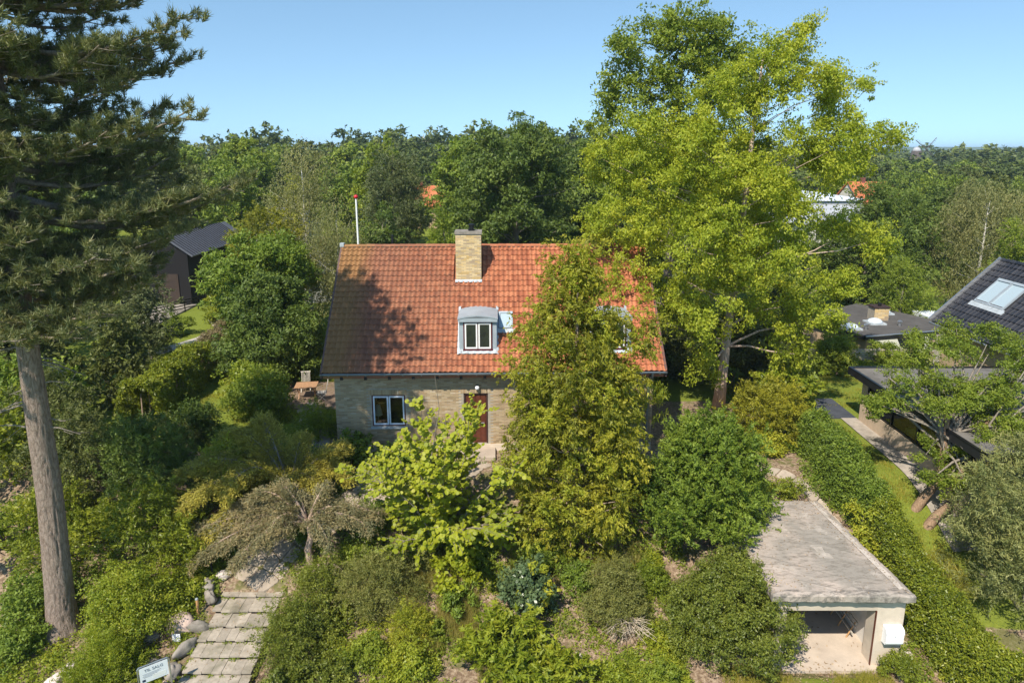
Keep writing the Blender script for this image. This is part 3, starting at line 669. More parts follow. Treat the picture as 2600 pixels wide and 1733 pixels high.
# zinc dormers
def dormer(c):
    d = bpy.data.objects.new("dormer", None); C.objects.link(d); d.parent = house; d.location = (c, 0, 0)
    w2, yf, zb = .78, .76, EZ + .9 * .76
    zt = 5.76
    face = MB()
    face.box(-w2, -.60, yf, yf + .08, zb, zt - .1).box(.60, w2, yf, yf + .08, zb, zt - .1).box(-.60, .60, yf, yf + .08, zb - .02, zb + .06).box(-.6, .6, yf, yf + .08, zt - .16, zt - .1)
    face.build("front", "zinc", d)
    for s in (-1, 1):
        x0, x1 = (w2 - .03, w2) if s > 0 else (-w2, -w2 + .03); yb = (zt - EZ) / .9
        vv = [(x, y, z) for x in (x0, x1) for y, z in ((yf + .08, EZ + .9 * yf - .15), (yf + .08, zt - .02), (yb + .1, zt - .02))]
        MB().add(vv, [(0, 1, 2), (5, 4, 3), (0, 3, 4, 1), (1, 4, 5, 2), (2, 5, 3, 0)]).build("cheek", "zinc", d)
    k = 13; v = []
    for yy in (yf - .14, 2.75):
        for dz in (0, -.05):
            v += [((w2 + .05) * (2 * i / (k - 1) - 1), yy, zt + .11 * (1 - (2 * i / (k - 1) - 1) ** 2) + dz + .02) for i in range(k)]
    f = [(i, i + 1, 2 * k + i + 1, 2 * k + i) for i in range(k - 1)] + [(k + i + 1, k + i, 3 * k + i, 3 * k + i + 1) for i in range(k - 1)] + [(k + i, k + i + 1, i + 1, i) for i in range(k - 1)]
    f += [(0, k, 3 * k, 2 * k), (k - 1, 3 * k - 1, 4 * k - 1, 2 * k - 1)]
    MB().add(v, [q if len(q) == 4 else q for q in f]).build("dormer_roof", "zinc", d)
    MB().box(-w2 - .03, w2 + .03, yf - .12, yf - .09, zt - .14, zt + .03).build("fascia", "zinc", d)
    fr = MB().box(-.60, -.55, yf - .03, yf + .05, zb + .05, zt - .14).box(.55, .60, yf - .03, yf + .05, zb + .05, zt - .14).box(-.55, .55, yf - .03, yf + .05, zt - .20, zt - .14).box(-.62, .62, yf - .07, yf + .05, zb + .03, zb + .10).box(-.012, .012, yf - .03, yf + .05, zb + .10, zt - .2).build("window", "burgundy_paint", d)
    for x0, x1 in ((-.54, -.02), (.02, .54)):
        z0, z1 = zb + .11, zt - .21
        MB().box(x0, x1, yf - .04, yf + .02, z0, z0 + .06).box(x0, x1, yf - .04, yf + .02, z1 - .06, z1).box(x0, x0 + .06, yf - .04, yf + .02, z0 + .06, z1 - .06).box(x1 - .06, x1, yf - .04, yf + .02, z0 + .06, z1 - .06).build("casement", "white_paint", fr)
        MB().box(x0 + .06, x1 - .06, yf - .01, yf - .004, z0 + .06, z1 - .06).build("pane", "dark_glass", fr)
    xs_ = [-w2 - .06 + (2 * w2 + .12) * i / 28 for i in range(29)]
    y0 = yf - .17
    MB().add([(x, y0 - .02 * math.sin(i * 1.3), EZ + .9 * y0 + .095 + .012 * math.sin(i * 1.3)) for i, x in enumerate(xs_)] + [(x, yf + .02, EZ + .9 * yf + .10) for x in xs_], [(i, i + 1, 30 + i, 29 + i) for i in range(28)]).build("flashing", "lead_flashing", d)
    mb = MB()
    for s in (-1, 1):
        vv = []
        for y in (yf - .2, 2.35): vv += [(s * (w2 - .02), y, EZ + .9 * y + .14), (s * (w2 + .08), y, EZ + .9 * y + .10)]
        mb.add(vv, [(0, 1, 3, 2)])
    mb.build("side_flashing", "lead_flashing", d)
    return d
dormer(-.68); dormer(4.9)
rw = MB().box(0, .60, 0, .07, .02, .13).box(0, .60, .76, .85, .02, .13).box(0, .07, .07, .76, .02, .13).box(.53, .60, .07, .76, .02, .13).build("roof_window", "zinc", house)
rw.matrix_local = roofM(.19, 2.10)
MB().box(.07, .53, .07, .76, .07, .09).build("pane", "skylight_glass", rw)
MB().box(-.08, .68, -.22, 0, .055, .075).build("flashing", "lead_flashing", rw)
MB().tube([(-4.78, 5.5, 7.4), (-4.78, 5.5, 8.62)], .065, 10).build("vent_pipe", "black_metal", house)
lamp_ = MB().lathe([(.02, .1), (.07, .08), (.10, 0), (.07, -.07), (.02, -.1)], 12, (-.72, .40, 2.86)).build("wall_lamp", "sign_white", house, smooth=True)
MB().box(-.75, -.69, .40, .52, 2.9, 2.96).build("bracket", "black_metal", lamp_)
# climbing plant on the right corner
foliage(thing("climbing_plant", "bright green climber with long hanging leaves over the right corner of the brick wall", "climber", (HX + 6.3, HY + .55, 2.9)), "foliage", "leaf_lush",
        [(.1, -.05, -.15, .65, .16, .42), (.5, 0, -.7, .18, .25, .9), (-.75, -.02, .1, .35, .12, .25)], 150, .16, 9, .17, .045, 'weep', 5, inner=.05)
# interior seen through the left window
Tm = Matrix.Translation((HX, HY, 0)) @ Matrix.Rotation(HA, 4, 'Z')
p = Tm @ Vector((-4.98, .98, 1.12))
t = thing("table_lamp", "cream shaded table lamp behind the left pane of the ground floor window", "lamp", p)
MB().lathe([(.09, 0), (.09, .02), (.02, .04), (.015, .42)], 12).build("base", "steel", t)
MB().lathe([(.19, .36), (.18, .38), (.11, .72), (.08, .80)], 16).build("lamp_shade", "lamp_shade", t, smooth=True)
p = Tm @ Vector((-4.80, 1.10, 2.02))
t = thing("pendant_lamp", "layered copper coloured pendant lamp hanging above the cream table lamp", "lamp", p)
for k, (rr_, zz) in enumerate(((.10, .22), (.17, .12), (.24, .0))): MB().lathe([(rr_ * .4, zz + .09), (rr_ * .8, zz + .05), (rr_, zz)], 18).build("shade_ring", "copper", t, smooth=True)
MB().tube([(0, 0, .25), (0, 0, .7)], .006, 5).build("cord", "black_plastic", t)

# flagpole behind the ridge
t = thing("flagpole", "white flagpole with red ball top rising behind the left end of the tiled ridge", "flagpole", (-9.05, 40, 0))
MB().tube([(0, 0, -.2), (0, 0, 9.75)], [.075, .05], 10).build("pole", "white_paint", t)
MB().lathe([(.02, 0), (.10, .04), (.13, .12), (.10, .2), (.02, .24)], 12, (0, 0, 9.75)).build("ball", "red_paint", t, smooth=True)

# ================================================================== GARAGE
gar = thing("garage", "open concrete garage with flat worn roof sunk into the bank beside the hedge", "garage", (0, 0, 0))
def rough_slab():
    rs = random.Random(4); cor = [(7.62, 17.55), (11.80, 17.50), (11.32, 23.1), (7.62, 23.1)]
    P_ = []
    for i in range(4):
        a, b = Vector(cor[i]), Vector(cor[(i + 1) % 4]); n = int((b - a).length / .12)
        for k in range(n): q = a + (b - a) * k / n; P_.append((q.x + rs.uniform(-.018, .018), q.y + rs.uniform(-.018, .018)))
    n = len(P_); cx, cy = 9.6, 20.3
    v = []
    for (sc_, z) in ((.985, -.41), (1, -.37), (.998, -.20), (.985, -.145), (.955, -.125)):
        v += [(cx + (x - cx) * sc_ + rs.uniform(-.006, .006), cy + (y - cy) * sc_ + rs.uniform(-.01, .01), z + rs.uniform(-.014, .014)) for x, y in P_]
    f = [tuple(range(n))[::-1]] + [(r_ * n + i, r_ * n + (i + 1) % n, (r_ + 1) * n + (i + 1) % n, (r_ + 1) * n + i) for r_ in range(4) for i in range(n)] + [tuple(range(4 * n, 5 * n))]
    return MB().add(v, f).build("garage_roof", "garage_roof", gar)
gr = rough_slab()
MB().add([(11.62, 17.75, -.12), (11.42, 17.75, -.105), (10.98, 22.95, -.105), (11.16, 22.95, -.12)], [(0, 3, 2, 1)]).build("raised_edge", "cement_patch", gr)
MB().prism([(9.80, 19.42), (10.22, 19.35), (10.2, 19.6), (10.08, 19.66), (10.12, 19.98), (9.82, 20.0), (9.84, 19.68), (9.74, 19.62)], -.13, -.112).build("cement_patch", "cement_patch", gr)
MB().box(7.90, 8.15, 18.02, 23.0, -2.80, -.41).build("wall", "garage_white", gar)
MB().box(11.12, 11.45, 18.30, 23.0, -2.80, -.41).build("wall", "garage_white", gar)
MB().box(8.15, 11.12, 22.75, 23.0, -2.80, -.41).build("wall", "garage_white", gar)
MB().box(10.88, 11.70, 17.78, 18.30, -2.90, -.41).build("pillar", "garage_wall", gar)
MB().box(7.90, 8.20, 17.78, 18.02, -2.90, -.41).build("pillar", "garage_wall", gar)
MB().box(8.20, 10.88, 17.78, 17.96, -.84, -.41).build("lintel", "garage_wall", gar)
MB().box(7.85, 11.72, 17.765, 17.79, -.43, -.405).build("drip_strip", "zinc", gar)
MB().box(8.15, 11.12, 17.55, 22.75, -2.9, -2.735).build("floor", "floor_concrete", gar)
MB().box(10.858, 10.881, 17.77, 17.83, -2.73, -.86).build("door_jamb", "door_wood", gar)
# leaves blown onto the garage floor
rs = np.random.RandomState(12); n = 90
P = np.stack([rs.uniform(8.3, 11, n), rs.uniform(17.6, 20.5, n), np.full(n, -2.72)], 1); P[:40, 1] = rs.uniform(17.5, 17.9, 40); P[:40, 0] = rs.uniform(8.5, 10.8, 40)
V, F = quads(P, rdir(rs, n) * [1, 1, .1], np.tile([0, 0, 1.], (n, 1)) + rs.normal(size=(n, 3)) * .2, rs.uniform(.05, .12, n), rs.uniform(.02, .05, n))
link("fallen_leaves", npmesh("fallen_leaves", V, F, "leaf_litter", rs.rand(n)), kind='stuff')
t = thing("wooden_rack", "low wooden rack leaning along the white wall inside the garage", "rack", (10.85, 18.75, -2.735), 0)
for i in range(5): MB().tube([(0 - .12, .25 + i * .55, 0), (.16, .25 + i * .55, .62)], .022, 5).build("post", "stake_wood", t)
for z in (.22, .45, .6): MB().box(z * .30 - .02 - .10 + .03, z * .3 + .0 - .10 + .03 + .02, .1, 2.8, z, z + .05).build("rail", "grey_wood", t)
t = thing("black_bucket", "round black bucket just inside the left edge of the garage opening", "bucket", (8.48, 18.05, -2.735))
MB().lathe([(.13, 0), (.17, .26), (.185, .27), (.185, .30), (.165, .30), (.125, .03)], 18).build("body", "black_plastic", t, smooth=True)
MB().tube([(math.cos(a) * .18, 0, .28 + math.sin(a) * .05) for a in [math.pi * k / 8 for k in range(9)]], .006, 5).build("handle", "steel", t)
# mailbox on the pillar
t = thing("mailbox", "white wall mailbox with curved lid fixed to the garage pillar", "mailbox", (11.37, 17.775, -1.88))
pr = [(0, 0), (-.20, .03), (-.235, .10), (-.235, .43), (-.20, .52), (-.12, .565), (0, .58)]
def side_prism(pr, x0, x1):
    n = len(pr); v = [(x0, y, z) for y, z in pr] + [(x1, y, z) for y, z in pr]
    return MB().add(v, [tuple(range(n)), tuple(range(n, 2 * n))[::-1]] + [(i, n + i, n + (i + 1) % n, (i + 1) % n) for i in range(n)])
side_prism([(0, 0), (-.20, .03), (-.235, .10), (-.235, .385), (0, .385)], -.26, .26).build("body", "mailbox_white", t)
side_prism([(-.002, .392), (-.25, .392), (-.245, .45), (-.20, .53), (-.12, .57), (-.002, .58)], -.268, .268).build("lid", "mailbox_white", t)
lk_ = MB().lathe([(.014, 0), (.014, .012)], 8).build("lock", "steel", t); lk_.matrix_local = Matrix.Translation((0, -.236, .335)) @ Matrix.Rotation(R(90), 4, 'X')

# ================================================================== NEIGHBOURS
# black tiled house to the right (ridge runs away from us, the slope faces west)
bh = thing("black_roofed_house", "brick house with glossy black tiled roof and paired roof windows at the right", "house", (23.5, 37.1, 0))
MB().box(.5, 6.4, -11.5, -.4, -2.2, 3.1).build("wall", "brick_neighbour", bh)
A45 = math.sqrt(.5)
def bM(yy, s, dz=0): # slope: local x along -Y, local y up slope
    return Matrix(((0, A45, -A45, s * A45 - dz * A45), (-1, 0, 0, -yy), (0, A45, A45, 3.2 + s * A45 + dz * A45), (0, 0, 0, 1)))
def quad_slab(p, th, name, mat, par):
    v = [Vector(q) for q in p]; nn = (v[1] - v[0]).cross(v[3] - v[0]).normalized() * th
    return MB().add([tuple(q) for q in v] + [tuple(q - nn) for q in v], [(0, 1, 2, 3), (7, 6, 5, 4), (0, 4, 5, 1), (1, 5, 6, 2), (2, 6, 7, 3), (3, 7, 4, 0)]).build(name, mat, par)
br = quad_slab([(0, 0, 3.16), (0, -11.6, 3.16), (3.42, -11.6, 6.58), (3.42, 0, 6.58)], .12, "roof", "black_tile", bh)
quad_slab([(6.84, -11.6, 3.16), (6.84, 0, 3.16), (3.42, 0, 6.58), (3.42, -11.6, 6.58)], .12, "rear_roof", "black_tile", bh)
MB().add([(.6, -.41, 3.0), (6.3, -.41, 3.0), (3.42, -.41, 6.3), (.6, -.6, 3.0), (6.3, -.6, 3.0), (3.42, -.6, 6.3)], [(0, 1, 2), (5, 4, 3), (0, 3, 4, 1), (1, 4, 5, 2), (2, 5, 3, 0)]).build("gable_wall", "brick_neighbour", bh)
us2 = [(0, .012), (.12, .034), (.26, .038), (.40, .014), (.55, 0), (.75, 0), (.92, .008), (1.04, .022)]; TW, TL = .30, 4.84 / 13
mb = MB(); v = []
for yy, zz in ((0, .05), (.42, .006)): v += [(u * TW, yy, z + zz) for u, z in us2]
n = len(us2); v += [(u * TW, 0, z + .028) for u, z in us2]
mb.add(v, [(i, i + 1, n + i + 1, n + i) for i in range(n - 1)] + [(2 * n + i, 2 * n + i + 1, i + 1, i) for i in range(n - 1)])
me = mb.mesh("roof_tile", "black_tile"); bl = []
for r_ in range(13):
    for c in range(38):
        yy, s = .02 + c * TW, r_ * TL
        if 1.15 < yy + .15 < 3.55 and 1.80 < s + .2 < 3.75: continue
        bl.append((c + r_ * .01, bM(yy, s, random.uniform(0, .004))))
bl.sort(key=lambda q: q[0]); pieces(br, "roof_tile", me, [q[1] for q in bl])
for i in range(30): MB().tube([(3.42, -.38 * i, 6.63), (3.42, -.38 * i - .42, 6.61)], [.13, .115], 8).build("ridge_tile", "black_tile", br)
MB().tube([(-.06, .05, 3.1), (-.06, -11.6, 3.1)], .06, 8).build("gutter", "steel", bh)
quad_slab([(-.02, .06, 3.22), (-.02, -.02, 3.22), (3.42, -.02, 6.66), (3.42, .06, 6.66)], -.2, "verge_board", "steel", bh)
for k in range(2):
    f = MB().box(0, 1.08, 0, .08, .02, .11).box(0, 1.08, 1.55, 1.70, .02, .13).box(0, .08, .08, 1.55, .02, .11).box(1.0, 1.08, .08, 1.55, .02, .11).build("roof_window", "zinc", bh)
    f.matrix_local = bM(1.25 + k * 1.12, 1.95)
    MB().box(.08, 1.0, .08, 1.55, .05, .07).build("pane", "skylight_glass", f)
    MB().box(.08, 1.0, .08, .13, .07, .10).build("bottom_rail", "dark_trim", f)
fl = MB().box(-.15, 2.45, -.30, 0, .055, .075).build("flashing", "lead_flashing", bh); fl.matrix_local = bM(1.25, 1.95)

# flat roofed bungalow behind the slat fence
bw = thing("bungalow", "low yellow brick bungalow with flat felt roof, skylight domes and a short chimney", "house", (0, 0, 0))
pl = [(20.3, 47.0), (22.35, 41.6), (28.1, 43.1), (29.3, 45.8), (26.6, 51.2)]
cx, cy = 25.3, 46
MB().prism([(cx + (x - cx) * .92, cy + (y - cy) * .92) for x, y in pl], -2.2, .80).build("wall", "brick_neighbour", bw)
MB().prism(pl, .80, 1.0).build("fascia", "fascia_black", bw)
bwr = MB().prism([(cx + (x - cx) * .993, cy + (y - cy) * .993) for x, y in pl], 1.0, 1.06).build("roof", "felt_roof", bw)
MB().tube([(pl[i % 5][0], pl[i % 5][1], 1.04) for i in (1, 2)], .05, 6).build("metal_edge", "steel", bw)
ch = MB().box(24.9, 25.9, 45.6, 46.5, 1.06, 1.95).build("chimney", "mortar", bw)
me = MB().box(0, .46, 0, .015, 0, .12).mesh("brick", "brick_chimney")
bl = []
for r_ in range(6):
    for c in range(3):
        xo = 24.9 + c * .49 - (.24 if r_ % 2 else 0); x0 = max(24.9, xo); x1 = min(25.9, xo + .46)
        if x1 - x0 > .08: bl.append(Matrix.Translation((x0, 45.588, 1.1 + r_ * .14)) @ Matrix.Diagonal(((x1 - x0) / .46, 1, 1, 1)))
pieces(ch, "brick", me, bl)
MB().box(24.83, 25.97, 45.53, 46.57, 1.95, 2.03).build("chimney_cap", "dark_trim", ch)
MB().tube([(25.4, 46, 2.03), (25.4, 46, 2.25)], .12, 8).build("chimney_pot", "black_metal", ch)
for x, y in ((22.3, 43.5), (24.6, 44.9), (26.7, 47.8)):
    dm = MB().box(x - .55, x + .55, y - .55, y + .55, 1.06, 1.17).build("skylight", "lead_flashing", bw)
    MB().lathe([(.50, 0), (.47, .08), (.36, .18), (.18, .25), (.02, .27)], 14, (x, y, 1.17)).build("dome", "acrylic", dm, smooth=True)
for x, y in ((23.2, 43.3), (25.9, 44.2)): MB().lathe([(.09, 0), (.09, .28), (.15, .28), (.15, .36), (.03, .40)], 10, (x, y, 1.06)).build("vent_pipe", "steel", bw)
for a, b in ((.12, .42), (.62, .82)):
    q0 = Vector(pl[1]).lerp(Vector(pl[2]), a); q1 = Vector(pl[1]).lerp(Vector(pl[2]), b)
    quad_slab([(q0.x, q0.y - .75, -.05), (q1.x, q1.y - .75, -.05), (q1.x, q1.y + .1, .72), (q0.x, q0.y + .1, .72)], .03, "awning", "awning_cloth", bw)
q0 = Vector(pl[1]).lerp(Vector(pl[2]), .46); MB().box(q0.x, q0.x + .8, q0.y + .15, q0.y + .32, -.3, .55).build("window", "dark_glass", bw)
t = MB().box(29.5, 33.5, 44.5, 49, .7, 1.0).build("white_flat_roof", "white_roof"); 
th = thing("outbuilding", "small outbuilding with white flat roof between the bungalow and the black roofed house", "building", (31.5, 46.5, 0))
t.parent = th; t.location = (-31.5, -46.5, 0); t.name = "roof"
MB().box(-1.9, 1.9, -2.1, 2.4, -2.2, .7).build("wall", "pale_render", th)

# horizontal slat fence in front of the bungalow
fe = thing("slat_fence", "weathered horizontal slat fence overgrown by ivy in front of the bungalow", "fence", (17.4, 38.0, 0))
for i in range(5): MB().box(i * 1.3, i * 1.3 + .09, .03, .12, -.1, 1.32).build("post", "grey_wood", fe)
for i in range(9):
    o = MB().box(-.2, 5.6, -.01, .022, 0, .10).build("slat", "fence_wood", fe) if i == 0 else link("slat", bpy.data.objects["slat"].data, fe)
    o.location = (0, 0, .10 + i * .135)

# modern flat roofed house with long windows, right of the hedge
mh = thing("modern_house", "low pale brick house with black edged flat roof and long window band beyond the hedge", "house", (0, 0, 0))
MB().box(16.45, 23, 22, 30.4, -1.2, .78).build("wall", "pale_brick", mh)
MB().box(16.45, 17.0, 29.95, 30.4, .78, 2.15).build("corner_pier", "pale_brick", mh)
MB().box(17.0, 23, 30.2, 30.4, .78, 2.15).build("rear_wall", "pale_brick", mh)
MB().box(17.6, 23, 22.2, 30.1, .78, .80).build("inner_floor", "grey_wood", mh)
MB().box(20.5, 20.6, 22.2, 30.1, .8, 2.15).build("inner_wall", "garage_wall", mh)
wf = MB().box(16.48, 16.6, 22, 29.95, .78, .86).box(16.48, 16.6, 22, 29.95, 2.05, 2.15)
for y in (22, 24, 25.9, 27.8, 29.83): wf.box(16.48, 16.6, y, y + .10, .86, 2.05)
wf = wf.build("window", "black_metal", mh)
for i, (y0, y1) in enumerate(((22.1, 24), (24.1, 25.9), (26.0, 27.8), (27.9, 29.83))):
    MB().box(16.53, 16.55, y0, y1, .86, 2.05).build("pane", "window_glass", wf)
    MB().box(16.64, 16.66, y0 + .12, y0 + 1.0, .86, 2.0).build("blind", "blind_glass", wf)
    MB().box(16.62, 16.72, y0 + .1, y1 - .1, .80, .86).build("inner_sill", "blind_glass", wf)
MB().box(16.0, 23.5, 21.5, 31.0, 2.15, 2.42).build("fascia", "fascia_black", mh)
mr = MB().box(16.12, 23.4, 21.6, 30.88, 2.42, 2.445).build("roof", "felt_roof_grey", mh)
MB().box(16.0, 16.12, 21.5, 31.0, 2.42, 2.50).box(16.12, 23.5, 30.88, 31.0, 2.42, 2.50).build("roof_edge", "black_metal", mh)
# paving of the neighbour
mb = MB(); n = 20
for i in range(n + 1):
    y = 21.5 + 9.6 * i / n; mb.v += [(15.55 + .008 * i, y, hz(15.55, y) + .05), (16.46, y, hz(16.4, y) + .05)]
mb.f = [(2 * i, 2 * i + 1, 2 * i + 3, 2 * i + 2) for i in range(n)]; mb.build("pavement", "concrete_strip", kind='structure')
MB().box(13.3, 16.45, 30.6, 33.2, -.1, .06).build("terrace", "terrace_paving", kind='structure')

# dark brick house on the left behind the pine
lh = thing("dark_brick_house", "dark brick house with grey ribbed metal roof half hidden by the tall pine", "house", (-1.5, 0, 0))
gx = [(-31.2, 55, 3.0), (-26.6, 55, 5.7), (-24.9, 55, 4.5)]
YB = 67
MB().add([(x, y, z) for y in (55.2, YB - .3) for x, z in ((-30.9, -.3), (-25.0, -.3), (-25.0, 4.4), (-26.6, 5.5), (-30.9, 3.1))], [(0, 1, 2, 3, 4), (9, 8, 7, 6, 5), (0, 5, 6, 1), (1, 6, 7, 2), (2, 7, 8, 3), (3, 8, 9, 4), (4, 9, 5, 0)]).build("wall", "brick_dark_shaded", lh)
lr1 = quad_slab([(-31.4, 54.9, 2.9), (-26.6, 54.9, 5.72), (-26.6, YB, 5.72), (-31.4, YB, 2.9)], .12, "roof", "slate_roof", lh)
lr2 = quad_slab([(-26.6, 54.9, 5.72), (-24.4, 54.9, 4.15), (-24.4, YB, 4.15), (-26.6, YB, 5.72)], .12, "side_roof", "slate_roof", lh)
for i in range(26):
    y = 55.1 + i * .46
    if i < 24:
        MB().tube([(-26.6, y, 5.76), (-24.42, y, 4.20)], .035, 4).build("roof_seam", "black_metal", lr2)
        MB().tube([(-31.38, y, 2.95), (-26.6, y, 5.76)], .035, 4).build("roof_seam", "black_metal", lr1)
MB().box(-27.6, -25.9, 55.12, 55.21, .1, 2.6).build("doorway", "room_dark", lh)
MB().box(-30.2, -29.2, 55.12, 55.21, .9, 2.2).build("window", "dark_glass", lh)
t = thing("deck_railing", "black railing along the terrace of the dark brick house", "railing", (-27.6, 49.5, 0), R(62))
for i in range(6): MB().box(i * 1.2, i * 1.2 + .06, 0, .06, 0, .95).build("post", "black_metal", t)
for z in (.3, .52, .74, .93): MB().box(0, 6.06, .01, .04, z, z + .07).build("rail", "black_metal", t)
MB().box(-30, -26.0, 46.8, 55, -.1, .12).build("terrace", "concrete_strip", kind='structure')
# far house with seamed dark roof between the birch and the golden cypress
t = thing("panel_roofed_house", "distant house with blue grey seamed roof left of the tall birch", "house", (-31, 90, 0))
MB().box(-4, 4.5, -2.5, 5, -.3, 3.2).build("wall", "pale_render", t)
rf = quad_slab([(-4.3, -3, 3.2), (4.8, -3, 3.2), (4.2, 1.2, 5.0), (-2.6, 1.2, 5.0)], .1, "roof", "slate_roof", t)
quad_slab([(-2.6, 1.2, 5.0), (4.2, 1.2, 5.0), (4.8, 5.2, 3.2), (-4.3, 5.2, 3.2)], -.1, "rear_roof", "slate_roof", t)
for i in range(8): x = -4.2 + i * 1.25; MB().tube([(x, -3, 3.26), (-2.6 + (x + 4.3) / 9.1 * 6.8, 1.2, 5.06)], .05, 4).build("roof_seam", "black_metal", rf)
# commercial halls
t = thing("white_roofed_hall", "large hall with bright white flat roof beyond the trees on the right", "building", (45, 118, 0))
MB().box(-8, 9, -12, 15, -.5, 4.9).build("wall", "grey_roof", t); MB().box(-8.3, 9.3, -12.3, 15.3, 4.9, 5.2).build("roof", "white_roof", t)
for i in range(5): MB().box(-6 + i * 3, -4.4 + i * 3, -4, -2.2, 5.2, 5.7).build("skylight", "acrylic", t)
t = thing("grey_annex", "grey low annex with shed roofs in front of the white roofed hall", "building", (42, 97, 0))
MB().box(-6, 8, -5, 7, -.5, 3.0).build("wall", "pale_render", t); quad_slab([(-6.3, -5.5, 2.8), (8.3, -5.5, 2.8), (8.3, 7, 4.3), (-6.3, 7, 4.3)], -.15, "roof", "grey_roof", t)
for k in range(4): MB().box(-4 + k * 3, -2 + k * 3, -5.06, -5.0, .8, 2).build("window", "dark_glass", t)
def gable_house(name, label, x, y, w_, d_, h_, rh, roofm, wallm, rz):
    t = thing(name, label, "house", (x, y, hz(x, y)), rz, "distant houses among the trees")
    MB().box(-w_ / 2, w_ / 2, -d_ / 2, d_ / 2, -.5, h_).build("wall", wallm, t)
    for s in (-1, 1):
        quad_slab([(-s * (w_ / 2 + .3), s * (-d_ / 2 - .4), h_ - .2), (s * (w_ / 2 + .3), s * (-d_ / 2 - .4), h_ - .2), (s * (w_ / 2 + .3), 0, h_ + rh), (-s * (w_ / 2 + .3), 0, h_ + rh)], -.15, "roof", roofm, t)
    for s in (-1, 1): MB().add([(s * w_ / 2 * .995, -d_ / 2, h_), (s * w_ / 2 * .995, d_ / 2, h_), (s * w_ / 2 * .995, 0, h_ + rh - .05)], [(0, 1, 2)]).build("gable", wallm, t)
    MB().box(-w_ * .2, -w_ * .2 + .7, -.35, .35, h_ + rh * .6, h_ + rh + .9).build("chimney", "brick_red_far", t)
    for k in (-1, 0, 1): MB().box(k * w_ * .28 - .5, k * w_ * .28 + .5, -d_ / 2 - .03, -d_ / 2 + .02, 1, 2.2).build("window", "dark_glass", t)
gable_house("tiled_house", "distant orange roofed house above the white hall, left one", 49, 150, 16, 8, 3.2, 3.4, "orange_roof", "pale_render", .05)
gable_house("tiled_house", "distant orange roofed house right of the white hall", 70, 136, 9, 8, 3.6, 4.0, "orange_roof", "pale_render", .2)
gable_house("tiled_house", "distant orange roofed house near the drooping birch at the right", 84, 125, 10, 8, 3.0, 3.8, "orange_roof", "brick_neighbour", .9)
gable_house("tiled_house", "distant red roofed house showing between the trees left of the chimney", -13.5, 112, 8, 7, 3.2, 3.2, "orange_roof", "brick_neighbour", .1)
gable_house("rendered_house", "pale house with grey roof just left of the tiled ridge behind the birches", -15.5, 60, 8, 7, 2.6, 1.6, "slate_roof", "pale_render", .3)
# windmill
t = thing("windmill", "old wooden windmill on the horizon with two sails showing above the trees", "windmill", (208, 360, 0))
MB().lathe([(4.2, 0), (2.4, 12.0), (2.3, 12.2)], 8).build("tower", "mill_wood", t)
MB().lathe([(2.0, 12.2), (1.9, 12.9), (1.2, 13.8), (.3, 14.3)], 10).build("cap", "grey_roof", t)
for k in range(4):
    a = R(38 + 90 * k); dx, dz = math.sin(a), math.cos(a); L_ = 7.5
    s_ = MB().tube([(3.2, -2.6, 12.9), (3.2 + dx * L_, -2.6, 12.9 + dz * L_)], .18, 4).build("sail", "mill_wood", t)
    px_, pz_ = dz, -dx
    for q in range(6):
        l0 = 1.8 + q * 1.0; MB().tube([(3.2 + dx * l0, -2.6, 12.9 + dz * l0), (3.2 + dx * l0 + px_ * 1.0, -2.6, 12.9 + dz * l0 + pz_ * 1.0)], .07, 4).build("slat", "mill_wood", s_)

# ================================================================== STEPS, PATHS, STONES
fp = [(-9.66, 19.96, -1.90, .7213), ]
stair = MB(); steps = [(19.96, -1.90), (19.34, -2.01), (18.77, -2.12), (18.25, -2.23), (17.69, -2.34), (17.16, -2.45), (16.6, -2.56), (16.05, -2.67)]
root = thing("garden_steps", "broad shallow garden steps of concrete slabs climbing from the street", "steps", (0, 0, 0))
me = MB().box(0, .285, 0, 1, -.055, 0).mesh("slab", "paving_slab")
rs_ = random.Random(5)
for i, (y, z) in enumerate(steps):
    yb = (steps[i - 1][0] if i else y + .58); w0 = -9.68 + rs_.uniform(-.06, .06)
    for c in range(7):
        o = bpy.data.objects.new("slab", me); C.objects.link(o); o.parent = root
        o.location = (w0 + c * .293 + rs_.uniform(-.003, .003), y + rs_.uniform(-.03, .02), z + rs_.uniform(-.009, .009))
        o.scale = (1, yb - y + .03, 1); o.rotation_euler = (rs_.uniform(-.012, .012), rs_.uniform(-.02, .02), 0)
    MB().box(-9.66, -7.66, y + .10, y + .14, z - .14, z - .056).build("riser", "soil_shaded", root)  # dark colour stands in for the shadow under each slab lip
mb = MB()
for i, (y, z) in enumerate(steps): mb.box(-9.66, -7.66, y + .12, y + .7, z - .4, z - .075)
mb.build("base", "soil_shaded", root)
